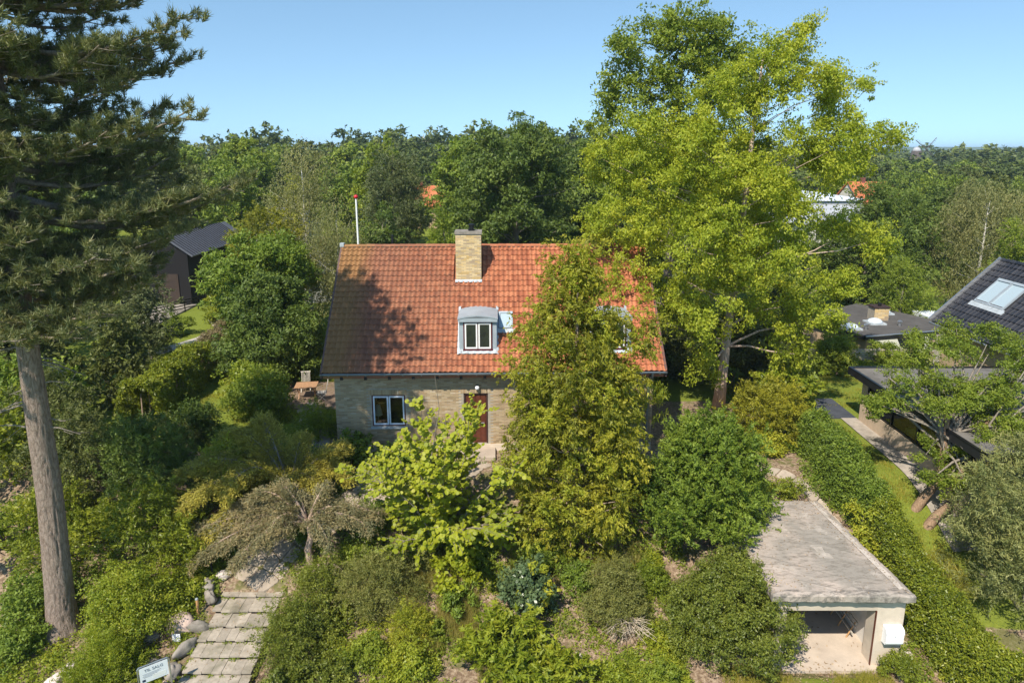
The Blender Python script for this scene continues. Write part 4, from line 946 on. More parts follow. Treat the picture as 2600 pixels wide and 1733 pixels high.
# flagstone paths: an irregular stone per cell of a curving strip
def flag_path(name, pts, wd, seed, cell=.55):
    path = bpy.data.objects.new(name, None); C.objects.link(path); path['kind'] = 'structure'
    rr = random.Random(seed); P_ = [Vector(p) for p in pts]; seg = []
    for a, b in zip(P_, P_[1:]):
        n = max(1, round((b - a).length / cell)); seg += [a + (b - a) * k / n for k in range(n)]
    seg.append(P_[-1]); nn = max(1, round(wd / cell)); g = []
    for i, p in enumerate(seg):
        d = (seg[min(i + 1, len(seg) - 1)] - seg[max(i - 1, 0)]).normalized(); s = Vector((d.y, -d.x))
        g.append([p + s * (k / nn - .5) * wd + Vector((rr.uniform(-.13, .13), rr.uniform(-.13, .13))) * cell / .5 for k in range(nn + 1)])
    for i in range(len(g) - 1):
        for k in range(nn):
            q = [g[i][k], g[i + 1][k], g[i + 1][k + 1], g[i][k + 1]]; c = sum(q, Vector((0, 0))) / 4
            poly = []
            for j in range(4):
                a, b = q[j], q[(j + 1) % 4]; poly += [c + (a.lerp(b, .14) - c) * .93, c + (a.lerp(b, .86) - c) * .93]
            area = sum(poly[j].x * poly[(j + 1) % 8].y - poly[(j + 1) % 8].x * poly[j].y for j in range(8))
            if area < 0: poly = poly[::-1]
            mb = MB(); z = hz(c.x, c.y) + rr.uniform(.0, .02)
            for (s_, dz) in ((1, -.08), (1, .02), (.95, .035)): mb.v += [(p_.x * s_ + c.x * (1 - s_), p_.y * s_ + c.y * (1 - s_), hz(p_.x, p_.y) + dz + z - hz(c.x, c.y)) for p_ in poly]
            mb.f = [(r_ * 8 + j, r_ * 8 + (j + 1) % 8, (r_ + 1) * 8 + (j + 1) % 8, (r_ + 1) * 8 + j) for r_ in range(2) for j in range(8)] + [tuple(range(16, 24))]
            mb.build("flagstone", "flagstone_mat", path)
flag_path("garden_path", [(-8.8, 20.3), (-8.3, 21.4), (-7.3, 22.6), (-5.8, 23.6), (-4.0, 24.6), (-2.0, 25.4), (-1.4, 26.2)], 1.5, 3, .52)
flag_path("side_path", [(12.0, 18.0), (11.95, 20.5), (11.75, 23.0), (11.2, 24.6), (9.6, 25.7), (7.9, 26.0)], .62, 8, .6)
flag_path("terrace_path", [(-8.1, 26.3), (-8.7, 28.4), (-9.4, 30.4), (-10.4, 32.6)], 1.2, 9, .6)
mb = MB(); pts = [(-22.6, 41.2, 1.3), (-21.9, 43, 1.1), (-21.1, 45, 1.0), (-20.9, 47.5, .9), (-22.5, 50, .9)]
mb.v = [q for x, y, w_ in pts for q in ((x - w_ / 2, y, .03), (x + w_ / 2, y, .03))]; mb.f = [(2 * i, 2 * i + 1, 2 * i + 3, 2 * i + 2) for i in range(len(pts) - 1)]
mb.build("gravel_path", "gravel", kind='structure')
def boulder(label, x, y, sx, sy, sz, mat, seed, sink=.25, rz=0, group="stones around the steps"):
    bm_v = []; rr = np.random.RandomState(seed); n, m_ = 18, 28; mb = MB()
    a = rr.normal(size=(7, 3)); ph = rr.rand(7) * 6
    for i in range(n + 1):
        for j in range(m_):
            th, f = math.pi * i / n, 2 * math.pi * j / m_; d = np.array([math.sin(th) * math.cos(f), math.sin(th) * math.sin(f), math.cos(th)])
            r_ = 1 + .22 * mnoise.noise(Vector(d.tolist()) * 1.7 + Vector((seed, 0, 0))) + .10 * mnoise.noise(Vector(d.tolist()) * 5 + Vector((seed, 3, 0))) + sum(.055 * math.sin(2.3 * float(a[k] @ d) + ph[k]) for k in range(7)) - .12 * max(0, float(a[0] @ d) / 2)
            mb.v.append((d[0] * r_ * sx / 2, d[1] * r_ * sy / 2, d[2] * r_ * sz / 2 + sz * (.5 - sink)))
    mb.f = [(i * m_ + j, i * m_ + (j + 1) % m_, (i + 1) * m_ + (j + 1) % m_, (i + 1) * m_ + j)[::-1] for i in range(n) for j in range(m_)]
    o = mb.build("boulder", mat, smooth=True); o.location = (x, y, hz(x, y)); o.rotation_euler = (0, 0, rz); tag(o, label, "boulder", group)
for i, (lab, x, y, sx, sy, sz, mt) in enumerate([
    ("large pinkish boulder behind the house number plate", -10.55, 18.9, .95, .75, .6, "boulder_pink"),
    ("pale round stone cut by the left picture edge shrub, upper of two", -13.15, 17.55, .5, .42, .3, "boulder_pale"),
    ("pale flat stone nearest the street under the pine, lower of two", -13.45, 17.1, .62, .42, .28, "boulder_pale"),
    ("mossy grey stone beside the second step", -10.2, 20.2, .62, .5, .42, "boulder_grey"),
    ("pale stone at the foot of the black garden light", -9.85, 20.65, .5, .4, .3, "boulder_pale"),
    ("upright narrow stone edging the top step", -9.92, 19.75, .28, .6, .5, "boulder_grey"),
    ("long grey stone edging the third step", -9.95, 18.75, .30, .8, .5, "boulder_grey"),
    ("long leaning stone edging the fourth step", -9.98, 18.05, .34, .85, .55, "boulder_grey"),
    ("broad stone edging the fifth step", -10.1, 17.3, .52, .65, .5, "boulder_grey"),
    ("pinkish stone edging the lowest visible step", -10.1, 16.75, .45, .5, .4, "boulder_pink"),
    ("dark mossy stone by the frame corner of the steps", -10.25, 16.35, .45, .6, .45, "boulder_grey"),
    ("flat stone below the number plate", -10.8, 17.6, .8, .5, .3, "boulder_grey"),
    ("small grey stone left of the large pinkish boulder", -11.35, 18.6, .5, .4, .3, "boulder_grey"),
    ("round stone beside the garage wall path, nearest the mailbox", 12.15, 18.0, .32, .3, .2, "boulder_pale"),
    ("pale lump of stone on the bare earth before the clipped bush", 2.0, 18.0, .3, .26, .14, "boulder_pale"),
    ("reddish stone half buried in the bare earth", 2.9, 17.6, .3, .25, .12, "boulder_pink"),
    ("reddish rock showing under the small grey juniper tree", -6.35, 20.6, 1.0, .8, .5, "boulder_pink"),
    ("stone lying in front of the white garage pillar path", 12.3, 19.4, .5, .35, .2, "boulder_grey")]):
    boulder(lab, x, y, sx, sy, sz, mt, i + 3, rz=i * .8)
t = thing("wooden_stake", "short round wooden stake left of the steps", "stake", (-10.15, 19.3, hz(-10.15, 19.3)))
MB().tube([(0, 0, -.1), (.01, 0, .58)], .045, 10).build("post", "stake_wood", t); MB().lathe([(.05, .58), (.045, .62), (.01, .64)], 10).build("cap", "zinc", t)
t = thing("garden_light", "black mushroom shaped garden light beside the top of the steps", "garden light", (-10.2, 20.6, hz(-10.2, 20.6)))
MB().tube([(0, 0, -.1), (0, 0, .85)], .028, 8).build("post", "black_metal", t); MB().lathe([(.05, .76), (.06, .84), (.16, .86), (.13, .92), (.03, .95)], 14).build("lamp_head", "black_metal", t)
t = thing("garden_light", "black mushroom shaped garden light on the neighbour's lawn beside the hedge", "garden light", (-17.8, 47.5, 0))
MB().tube([(0, 0, -.1), (0, 0, 1.5)], .04, 8).build("post", "steel", t); MB().lathe([(.05, 1.45), (.25, 1.5), (.22, 1.6), (.03, 1.64)], 12).build("lamp_head", "steel", t)
def text(body, size, mat, parent, M, ext=.002):
    cu = bpy.data.curves.new("lettering", 'FONT'); cu.body = body; cu.size = size; cu.extrude = ext; cu.align_x = 'CENTER'; cu.align_y = 'CENTER'
    cu.materials.append(MATS[mat]); o = bpy.data.objects.new("lettering", cu); C.objects.link(o); me = bpy.data.meshes.new_from_object(o); bpy.data.objects.remove(o); me.name = "lettering"
    return_o = link("lettering", me, parent); return_o.matrix_local = M; return return_o
RX = Matrix.Rotation(R(90), 4, 'X')
t = thing("for_sale_sign", "white estate agent sign in a bent steel frame at the foot of the steps", "sign", (-10.03, 16.35, hz(-10, 16.35)), R(36))
MB().box(-.36, .36, -.012, .012, .82, 1.30).build("panel", "sign_white", t)
MB().tube([(.40, 0, -.1), (.40, 0, 1.30), (.36, 0, 1.35), (-.36, 0, 1.35), (-.40, 0, 1.30), (-.40, 0, -.1)], .02, 8).build("frame", "steel", t)
text("TIL SALG", .12, "sign_text", t, Matrix.Translation((0, -.016, 1.19)) @ RX)
for k in range(4): MB().box(-.29 + .02 * (k % 2), .18 - .05 * k, -.0145, -.012, 1.085 - k * .035, 1.095 - k * .035).build("small_print", "sign_text", t)
MB().box(-.31, -.23, -.016, -.012, .86, .93).build("logo_square", "sign_navy", t)
MB().box(-.05, .30, -.0145, -.012, .87, 1.0).build("sticker", "white_paint", t)
t = thing("number_plate_sign", "small white house number plate reading 10 in front of the pinkish boulder", "sign", (-10.42, 18.35, hz(-10.42, 18.35)), R(4))
MB().box(-.12, .12, -.01, .01, .12, .37).build("plate", "sign_white", t); MB().box(-.012, .012, .01, .03, -.1, .3).build("post", "steel", t)
text("10", .16, "number_blue", t, Matrix.Translation((.01, -.012, .25)) @ RX)

# garden table and folding chairs behind the house corner
def X_legs(w_, d_, h_, mat, t):
    for x in (-w_ / 2, w_ / 2):
        for s in (-1, 1): o = MB().box(-.02, .02, -.5, .5, -.02, .02).build("leg", mat, t); L_ = math.hypot(d_, h_); o.matrix_local = Matrix.Translation((x + s * .02, 0, h_ / 2)) @ Matrix.Rotation(s * math.atan2(h_, d_), 4, 'X') @ Matrix.Diagonal((1, L_, 1, 1))
t = thing("garden_table", "brown wooden slatted garden table on the patio left of the house", "table", (-10.6, 33.4, 0), R(8))
for k in range(8): MB().box(-.55, .55, -.44 + k * .112, -.44 + k * .112 + .10, .71, .74).build("slat", "teak", t)
MB().box(-.5, .5, -.02, .02, .66, .71).build("top_rail", "teak", t); X_legs(.8, .7, .68, "teak", t)
def chair(x, y, rz, lab):
    t = thing("folding_chair", lab, "chair", (x, y, 0), rz, "folding chairs round the garden table")
    for k in range(5): MB().box(-.22, .22, -.2 + k * .085, -.2 + k * .085 + .07, .43, .45).build("seat_slat", "grey_wood", t)
    for k in range(7):
        o = MB().box(-.22 + k * .068, -.22 + k * .068 + .03, -.005, .01, 0, .52).build("back_slat", "grey_wood", t); o.matrix_local = Matrix.Translation((0, .22, .50)) @ Matrix.Rotation(-.22, 4, 'X')
    o = MB().box(-.25, .25, -.012, .018, .50, .56).build("top_rail", "grey_wood", t); o.matrix_local = Matrix.Translation((0, .22, .50)) @ Matrix.Rotation(-.22, 4, 'X')
    X_legs(.46, .5, .46, "grey_wood", t)
chair(-10.95, 34.35, R(8), "greyed folding chair on the far side of the brown garden table")
chair(-9.75, 33.1, R(-75), "greyed folding chair at the house end of the brown garden table, its back to us")
MB().box(-12.2, -8.4, 31.8, 35.8, -.1, .05).build("patio", "patio_brown", kind='structure')

# ================================================================== THE TALL PINE
def pine():
    x0, y0 = -14.25, 18.8; z0 = hz(x0, y0); rr = random.Random(11)
    t = thing("pine_tree", "tall pine with thick bare scaly trunk and layered branches towering at the left edge", "tree", (x0, y0, z0))
    TZ = 22.6
    def cx(z): return .60 * (z / 10.2) ** .9 * .75 if z > 0 else 0
    def rad(z): q = z / TZ; return (.375 * (1 - q) ** .75 + .03) * (1 + .35 * math.exp(-z * 2.2))
    n = 200; m_ = 72; V = []; ph = rr.random() * 6
    for i in range(n + 1):
        z = -.4 + (TZ + .4) * (i / n) ** 1.35; zz = max(z, 0)
        for j in range(m_):
            a = 2 * math.pi * j / m_
            d = abs(mnoise.noise((math.cos(a) * 3.2, math.sin(a) * 3.2, z * .75))) + .6 * abs(mnoise.noise((math.cos(a) * 7.5, math.sin(a) * 7.5, z * 1.7)))
            b_ = .06 * mnoise.noise((math.cos(a) * .9, math.sin(a) * .9, z * .35)) + .5 * math.exp(-zz * 3) * .12 * math.sin(5 * a + ph)
            r_ = rad(zz) * (1 + b_) - .05 * max(0, .22 - d) / .22 * min(1, rad(zz) / .3)
            V.append((cx(zz) + r_ * math.cos(a), .1 * math.sin(zz * .4) + r_ * math.sin(a), z))
    i = np.arange(n)[:, None] * m_; j = np.arange(m_)[None]; j2 = (j + 1) % m_
    F = np.stack([i + j, i + j2, i + m_ + j2, i + m_ + j], -1).reshape(-1, 4)
    link("trunk", npmesh("trunk", np.array(V), F, "bark_pine", smooth=True), t)
    wood = MB(); TP, TD = [], []
    def branch(z, ang, L_, rise=.06, dens=1.0):
        a = Vector((cx(z), 0, z)); d = Vector((math.cos(ang), math.sin(ang), 0)); s_ = Vector((-d.y, d.x, 0)); pts = []; nn = 7
        bend = rr.uniform(-.5, .5)
        for k in range(nn + 1):
            q = k / nn; pts.append(a + d * L_ * q + s_ * bend * q * q + Vector((0, 0, L_ * (rise * q - .10 * math.sin(q * math.pi) + .08 * q * q))))
        wood.tube(pts, [max(.012, .017 * L_ * (1 - .88 * k / nn) + .01) for k in range(nn + 1)], 6, False, .1, rr.randint(0, 99))
        ns = int(L_ * 3.9 * dens)
        for q_ in range(ns):
            q = .12 + .88 * (q_ + rr.random()) / ns; kk = min(nn - 1, int(q * nn)); p = pts[kk].lerp(pts[kk + 1], q * nn - kk)
            sg = 1 if q_ % 2 else -1; an = rr.uniform(.5, 1.15) * sg; dd = (d * math.cos(an) + s_ * math.sin(an)); l = L_ * rr.uniform(.16, .34) * (1.15 - q * .75) + .25
            e = p + dd * l + Vector((0, 0, l * rr.uniform(-.12, .32))); wood.tube([p, p.lerp(e, .5) + Vector((0, 0, -.03)), e], [.018, .013, .007], 4, False)
            nt_ = int(2 + l * 4)
            for w_ in range(nt_):
                u = .25 + .8 * w_ / nt_; tp = p.lerp(e, u) + Vector((rr.uniform(-.17, .17), rr.uniform(-.17, .17), rr.uniform(-.10, .20)))
                TP.append(tp); TD.append((dd * .6 + Vector((rr.uniform(-.5, .5), rr.uniform(-.5, .5), rr.uniform(.1, .8)))))
        TP.append(pts[-1]); TD.append(d)
    def W(zw): return zw - z0
    # the branches that stand out to the right, then whorls all round
    for zw, a, L_ in ((15.7, .05, 4.9), (15.0, -.25, 3.9), (15.4, .5, 4.2), (13.3, .0, 4.95), (13.7, .35, 4.0), (13.0, -.3, 3.6), (11.5, .22, 5.9), (11.0, .5, 5.2), (11.2, -.1, 4.4), (10.2, .05, 4.1), (9.6, -.2, 3.8), (10.0, .45, 3.8),
                      (9.1, .6, 3.3), (8.9, .1, 3.3), (8.5, -.35, 3.3), (8.0, -.75, 2.8), (17.0, .2, 2.9), (18.0, -.1, 3.3), (12.2, .7, 4.3), (9.3, 1.2, 3.2), (14.4, .15, 3.4), (9.9, -.5, 3.4), (8.1, -1.2, 3.0)):
        branch(W(zw - (.45 if zw > 12 else .2)), a, L_ + (.12 if zw < 12 else -.05), rise=-.02 if zw < 12 else .05)
    z = 8.3
    while z < 21.6:
        nb = 8; f = min(1, (22.3 - z) / 7.0)
        for k in range(nb):
            an = k * 2 * math.pi / nb + z * 1.3 + rr.uniform(-.3, .3)
            if math.cos(an) > .75 and z < 16: continue
            branch(W(z + rr.uniform(-.3, .3)), an, (4.3 * f + .4) * rr.uniform(.75, 1.05) * (.5 if math.sin(an) < -.25 and z < 14.5 and math.cos(an) > -.6 else 1), rise=.02 + .2 * (1 - f), dens=.85)
        z += .88
    for k in range(80):
            branch(W(rr.uniform(8.4, 19.0)), rr.uniform(-2.7, -.6), rr.uniform(1.0, 1.9), rise=.05, dens=1.8)
    for k in range(16):      # dead twigs low on the trunk
        zz = W(rr.uniform(4.4, 8.2)); an = rr.choice((rr.uniform(2.4, 3.9), rr.uniform(-.6, .6))); L_ = rr.uniform(.6, 1.7)
        a = Vector((cx(zz), 0, zz)); e = a + Vector((math.cos(an), math.sin(an), rr.uniform(-.5, .2))) * L_; wood.tube([a, a.lerp(e, .5) + Vector((0, 0, .08)), e], [.035, .022, .008], 5, False)
        for q in range(3): p = a.lerp(e, .4 + q * .2); wood.tube([p, p + Vector((rr.uniform(-.4, .4), rr.uniform(-.4, .4), rr.uniform(-.4, .2)))], [.012, .004], 4, False)
    wood.build("branches", "bark_grey", t, smooth=True, kind='stuff')
    # needles
    rs = np.random.RandomState(2); P = np.array(TP); D = unit(np.array(TD)); P = P; per = 46; I = np.repeat(np.arange(len(P)), per); m2 = len(I)
    tt = unit(rdir(rs, m2) * .95 + D[I] * .75 + np.array([0, 0, .35])); pp = P[I] + D[I] * (rs.uniform(-.10, .14, m2))[:, None] + rs.normal(size=(m2, 3)) * .025
    rn = .5 * rs.rand(len(P))[I] + .5 * rs.rand(m2)
    V, F = quads(pp, tt, rdir(rs, m2), rs.uniform(.14, .25, m2), np.full(m2, .026), tri=True)
    print("pine tufts", len(P), "needles", m2)
    link("needles", npmesh("needles", V, F, "needle", rn), t, 'stuff')
pine()

# ================================================================== TREES NEAR THE HOUSE
def big_light_tree():
    x, y = 10.25, 32.0; t = thing("wingnut_tree", "towering yellow green broadleaf tree with loose drooping sprays right of the red roof", "tree", (x, y, 0)); rr = random.Random(5)
    lb = []
    def L(px, pz, r_, dy=0, asp=.8): lb.append((px - x, dy, pz, r_, r_, r_ * asp))
    # main masses, world x / height
    for a in ((4.9, 11.8, 1.25, 1.0), (4.6, 9.2, 1.3, -.6), (5.4, 7.6, 1.2, -1.5), (6.2, 13.0, 1.5, 0), (7.0, 10.6, 1.7, -1.8), (8.4, 12.4, 1.8, -1.5), (9.6, 14.6, 1.6, -.6), (12.0, 17.2, 1.25, .2), (11.4, 15.8, 1.4, -.4),
              (12.9, 14.6, 1.4, -.6), (14.2, 15.2, 1.0, .2), (15.4, 15.5, .85, .4), (14.6, 13.2, 1.3, -.4), (15.9, 12.6, 1.0, .2), (17.3, 12.9, .75, .3), (13.0, 12.0, 1.7, -1.4), (10.6, 12.4, 1.7, 1.2), (14.7, 11.9, 1.2, -.6), (11.9, 9.6, 1.2, -1.8), (10.2, 10.2, 1.8, -2.0), (8.0, 8.4, 1.7, -2.4),
              (6.4, 5.8, 1.1, -1.6), (8.7, 6.4, 1.5, -2.4), (11.1, 8.0, 1.7, -2.2), (13.2, 7.2, 1.1, -1.5), (15.6, 8.6, .9, .2), (17.0, 8.3, .8, .2), (11.5, 5.6, 1.35, -2.3), (13.8, 4.9, 1.0, -1.2), (9.3, 4.2, 1.15, -2.2), (12.6, 3.4, .8, -1.8), (7.6, 4.5, 1.0, -1.2), (10.6, 7.0, 1.6, .8), (8.4, 10.5, 1.8, 1.5), (11.4, 10.5, 1.6, 1.5), (15.3, 6.2, .9, .2), (9.2, 2.8, .7, -1.9)):
        L(*a)
    base = list(lb)
    for l in base:
        for k in range(3): a = rr.uniform(0, 6.28); q = rr.uniform(.7, 1.15); lb.append((l[0] + math.cos(a) * l[3] * q, l[1] + math.sin(a) * l[3] * q * .9, l[2] + rr.uniform(-.7, .7) * l[3], l[3] * .42, l[3] * .42, l[3] * .3))
    skeleton(t, base, "bark_pink", 3.2, .26, (.9, 0), top=16.8, seed=4, thin=.30, sides=12)
    foliage(t, 'crown', 'leaf_light', lb, 5200, .36, 32, .14, .07, 'broad', 8, inner=.10, droop=.75, flat=.65)
big_light_tree()
def back_tree():
    x, y = 8.8, 38.5; t = thing("ash_tree", "tall mid green tree behind the yellow green one, its top higher on the left", "tree", (x, y, 0)); lb = []
    for px, pz, r_, dy in ((9.0, 18.9, 1.1, 0), (7.9, 18.2, 1.3, 0), (10.2, 18.3, 1.2, 0), (6.6, 17.7, 1.35, -.4), (8.6, 17.6, 1.7, -.5), (11.2, 17.7, 1.5, 0), (6.1, 15.6, 1.3, 0), (7.7, 15.2, 1.6, -.8), (5.3, 13.4, 1.3, -.2), (12.0, 16.0, 1.4, 0), (10.2, 15.5, 1.7, -.6), (6.8, 12.4, 1.5, 0), (9, 13, 2, 0), (11, 12.5, 1.8, 0), (8, 10, 2, .5), (12.5, 10, 2, .5), (15, 9, 2, 1), (14.5, 6, 2.2, 1), (5.5, 10.5, 1.3, 0)):
        lb.append((px - x, dy, pz, r_, r_, r_ * .85))
    skeleton(t, lb, "bark_grey", 4, .36, (.3, 0), top=17.8, seed=9, thin=.3)
    foliage(t, 'crown', 'leaf_mid', lb, 2300, .5, 26, .20, .11, 'broad', 31, inner=.10, droop=.5)
back_tree()
def yew():
    x, y = 2.15, 21.9; t = thing("yew_tree", "broad conical yew with bronze tipped sprays standing in front of the red roof", "tree", (x, y, hz(x, y))); rr = random.Random(3); lb = []
    prof = [(.6, 1.7), (1.5, 2.1), (2.6, 2.3), (3.8, 2.3), (5.0, 2.15), (6.2, 2.0), (7.2, 1.8), (8.1, 1.35), (9.1, .95), (9.9, .55)]
    for i, (z, r_) in enumerate(prof):
        k = 7 if r_ > 1.2 else 4
        for j in range(k):
            a = j * 6.283 / k + i * .9 + rr.uniform(-.3, .3); l = .62 * rr.uniform(.75, 1.25) * (.6 + .2 * r_); q = (r_ - l * .6) * rr.uniform(.8, 1.08)
            lb.append((math.cos(a) * q, math.sin(a) * q * .9, z + rr.uniform(-.35, .35), l, l, l * 1.0))
        lb.append((0, 0, z, r_ * .6, r_ * .6, .8))
    lb += [(2.55, 0, 8.0, .42, .4, .5), (2.15, .1, 7.2, .5, .5, .5), (-.7, 0, 9.9, .4, .4, .45), (.3, 0, 10.2, .35, .35, .4), (1.0, 0, 9.6, .35, .35, .5)]
    skeleton(t, lb[:30], "bark_brown", .5, .22, seed=3, top=9, thin=.3)
    foliage(t, 'crown', 'leaf_yewdark', lb, 3700, .30, 22, .135, .058, 'spray', 4, inner=.3, droop=.55)
    foliage(t, 'young_shoots', 'leaf_yew', [(a, b, c, d * 1.04, e * 1.04, f * 1.04) for a, b, c, d, e, f in lb], 2400, .24, 20, .105, .046, 'spray', 14, inner=.0, droop=.35)
yew()
def round_leaf_shrub():
    x, y = -2.55, 21.6; t = thing("round_leaved_tree", "airy multi stemmed small tree with large round lime green leaves in front of the door", "tree", (x, y, hz(x, y))); rr = random.Random(8); rs = np.random.RandomState(8)
    wood = MB(); P, D = [], []
    for s in range(36):
        a = s * 2.4; tilt = rr.uniform(.12, 1.0); L_ = rr.uniform(2.8, 5.3) if tilt < .6 else rr.uniform(1.9, 3.0)
        d = Vector((math.cos(a) * math.sin(tilt) * 1.0, math.sin(a) * math.sin(tilt) * .8, math.cos(tilt)))
        pts = [Vector((d.x * .12, d.y * .12, -.1))]; n = 8; dd = d.copy()
        for k in range(n): dd = (dd + Vector((rr.uniform(-.13, .13), rr.uniform(-.13, .13), -.05 * k * tilt))).normalized(); pts.append(pts[-1] + dd * L_ / n)
        wood.tube(pts, [.045 * (1 - .85 * k / n) for k in range(n + 1)], 5, False)
        for k in range(1, n + 1):
            for q in range(5 if k > 1 else 2):
                td = (dd + Vector((rr.uniform(-1, 1), rr.uniform(-1, 1), rr.uniform(-.5, .5)))).normalized(); l = rr.uniform(.4, 1.0); e = pts[k] + td * l + Vector((0, 0, -.10 * l)); wood.tube([pts[k], e], [.012, .004], 4, False)
                for w_ in range(11):
                    u = .15 + .9 * w_ / 11; p = pts[k].lerp(e, u); P.append(p + Vector((rr.uniform(-.07, .07), rr.uniform(-.07, .07), -.03))); D.append(td)
    # a lone whip reaching up to the gutter
    wood.tube([(-.2, 0, 3.5), (.1, 0, 5.2), (-.05, .1, 6.6)], [.02, .012, .004], 4, False)
    wood.build("stem", "bark_grey", t, smooth=True)
    P = np.array(P); D = np.array(D); n = len(P); print("round leaves", n)
    # heart shaped leaf
    lv = [(0, -.5, .0), (.34, -.46, .05), (.52, -.1, .07), (.38, .32, .05), (0, .52, 0), (-.38, .32, .05), (-.52, -.1, .07), (-.34, -.46, .05)]
    me0 = bpy.data.meshes.new("leaf"); me0.from_pydata([Vector(q) for q in lv], [], [(0, 1, 2, 3, 4), (0, 4, 5, 6, 7)]); me0.materials.append(MATS["leaf_round"])
    at = me0.attributes.new("rnd", 'FLOAT', 'FACE'); at.data.foreach_set("value", [.6, .66]); me0.update()
    N_ = unit(np.array([-.15, -.45, 1.0]) + rs.normal(size=(n, 3)) * .42); T_ = unit(D * .7 + rs.normal(size=(n, 3)) * .6 + np.array([0, 0, -.4])); T_ = unit(T_ - N_ * (T_ * N_).sum(1)[:, None]); B_ = np.cross(T_, N_)
    S_ = rs.uniform(.075, .175, n); front = np.argsort(P[:, 1] + rs.rand(n) * .6)
    for i in front[:LIMIT]:
        M = Matrix([[B_[i][k] * S_[i], T_[i][k] * S_[i], N_[i][k] * S_[i], P[i][k]] for k in range(3)] + [[0, 0, 0, 1]])
        o = bpy.data.objects.new("leaf", me0); C.objects.link(o); o.parent = t; o.matrix_local = M
    idx = front[LIMIT:]; lvn = np.array(lv)
    V = P[idx][:, None] + S_[idx][:, None, None] * (lvn[None, :, 0:1] * B_[idx][:, None] + lvn[None, :, 1:2] * T_[idx][:, None] + lvn[None, :, 2:3] * N_[idx][:, None])
    base = np.arange(len(idx))[:, None] * 8; F = np.concatenate([base + np.array([[0, 1, 2, 3]]), base + np.array([[0, 3, 4, 5]]), base + np.array([[0, 5, 6, 7]])])
    rn = np.clip(np.tile(rs.rand(len(idx)) * .75 + .25 * (P[idx][:, 2] > 2.5), 3), 0, 1)
    link("foliage", npmesh("foliage", V.reshape(-1, 3), F, "leaf_round", rn), t, 'stuff')
round_leaf_shrub()

Sh = shrub
Sh("dome_shrub", "huge dense dome shaped laurel green bush between the bronze yew and the garage roof", 6.85, 22.0, "leaf_green", 2.35, 5.2, 2900, 30, .115, r=.27, prof='dome', nl=26, lr=.85, style='spray', seed=5, inner=.12, droop=.05, W=.055, stretch=1.0, bunch=4)
Sh("clipped_bush", "large boxy rounded privet bush pressed against the left side of the garage front", 6.75, 18.3, "leaf_box", 1.95, 3.0, 2300, 30, .07, r=.2, prof='dome', nl=24, lr=.8, seed=6, inner=.10, W=.045, bunch=3)
Sh("half_dead_boxwood", "round dry boxwood with a bare fan of dead twigs low on its front", 3.3, 19.3, "leaf_boxdry", 1.25, 1.95, 1300, 26, .055, r=.15, prof='dome', nl=14, lr=.55, seed=7, inner=.1, W=.03, bunch=3)
mb = MB(); rr = random.Random(2)
for i in range(60):
    a = rr.uniform(-1.1, 1.25); e = Vector((math.sin(a) * rr.uniform(.5, 1.0), -rr.uniform(.75, 1.35), rr.uniform(.1, .85))); m_ = e * .5 + Vector((rr.uniform(-.1, .1), 0, .12))
    mb.tube([(0, -.1, .3), m_, e], [.016, .010, .004], 4, False)
    for k in range(3): p = m_.lerp(e, k * .3); mb.tube([p, p + Vector((rr.uniform(-.22, .22), rr.uniform(-.2, .05), rr.uniform(-.12, .18)))], [.008, .003], 4, False)
mb.build("dead_twigs", "bark_dead", bpy.data.objects["half_dead_boxwood"], kind='stuff')
for o in bpy.data.objects["half_dead_boxwood"].children:
    if o.name.startswith("dead_twigs"): o.location = (.25, -.25, 0)
Sh("variegated_shrub", "dark glossy shrub splashed with yellow leaves on the bare slope", .6, 19.5, "leaf_glossy", 1.0, 1.8, 420, 16, .13, r=.2, nl=10, lr=.42, seed=8, W=.085, inner=.1)
foliage(bpy.data.objects["variegated_shrub"], 'yellow_leaves', 'leaf_yellow', [(.15, -.35, 1.15, .6, .5, .55)], 70, .13, 9, .12, .08, 'broad', 9, inner=0)
Sh("rhododendron", "lush bright green long leaved rhododendron at the lower middle edge of the garden", -.2, 17.35, "leaf_lush", 1.35, 1.8, 420, 16, .24, r=.22, nl=12, lr=.5, seed=9, W=.075, style='spray', inner=.1, droop=.3)
Sh("rhododendron", "lower darker rhododendron to the right of the bright one by the street", 1.35, 16.9, "leaf_lush", 1.0, 1.2, 260, 16, .22, r=.2, nl=9, lr=.4, seed=10, W=.07, style='spray', inner=.1, droop=.3)
Sh("cotoneaster", "sprawling fine leaved dark green shrub spilling over the right side of the steps", -6.75, 18.2, "leaf_box", 1.05, 1.5, 1500, 24, .05, r=.22, nl=16, lr=.55, seed=11, stretch=1.9, W=.032, style='spray', droop=.1, inner=.1)
Sh("cotoneaster", "second fine leaved shrub climbing behind the sprawling one near the flagstones", -6.3, 20.0, "leaf_box", .9, 1.1, 700, 24, .05, r=.2, nl=10, lr=.45, seed=12, stretch=1.2, W=.032, style='spray', droop=.1, inner=.1)
Sh("spreading_conifer", "mossy green feathery conifer in the middle of the slope, fading to amber below", -4.35, 19.6, "leaf_boxdry", 1.3, 1.7, 1300, 24, .065, r=.22, nl=14, lr=.6, seed=13, W=.025, style='spray', droop=.1, inner=.1)
Sh("amber_conifer", "amber yellow feathery dwarf conifer drooping below the mossy one", -3.35, 18.5, "leaf_yew", .72, 1.2, 560, 24, .06, r=.18, nl=9, lr=.38, seed=14, W=.022, style='spray', droop=.2, inner=.1)
Sh("lime_shrub", "small bright lime green bush between the amber conifer and the street", -3.1, 17.35, "leaf_lush", .75, .9, 260, 20, .085, r=.17, nl=8, lr=.35, seed=15)
Sh("lime_shrub", "low bright bush at the foot of the mossy conifer left of the lime one", -4.5, 17.7, "leaf_mid", .6, .7, 220, 20, .075, r=.17, nl=8, lr=.3, seed=16)
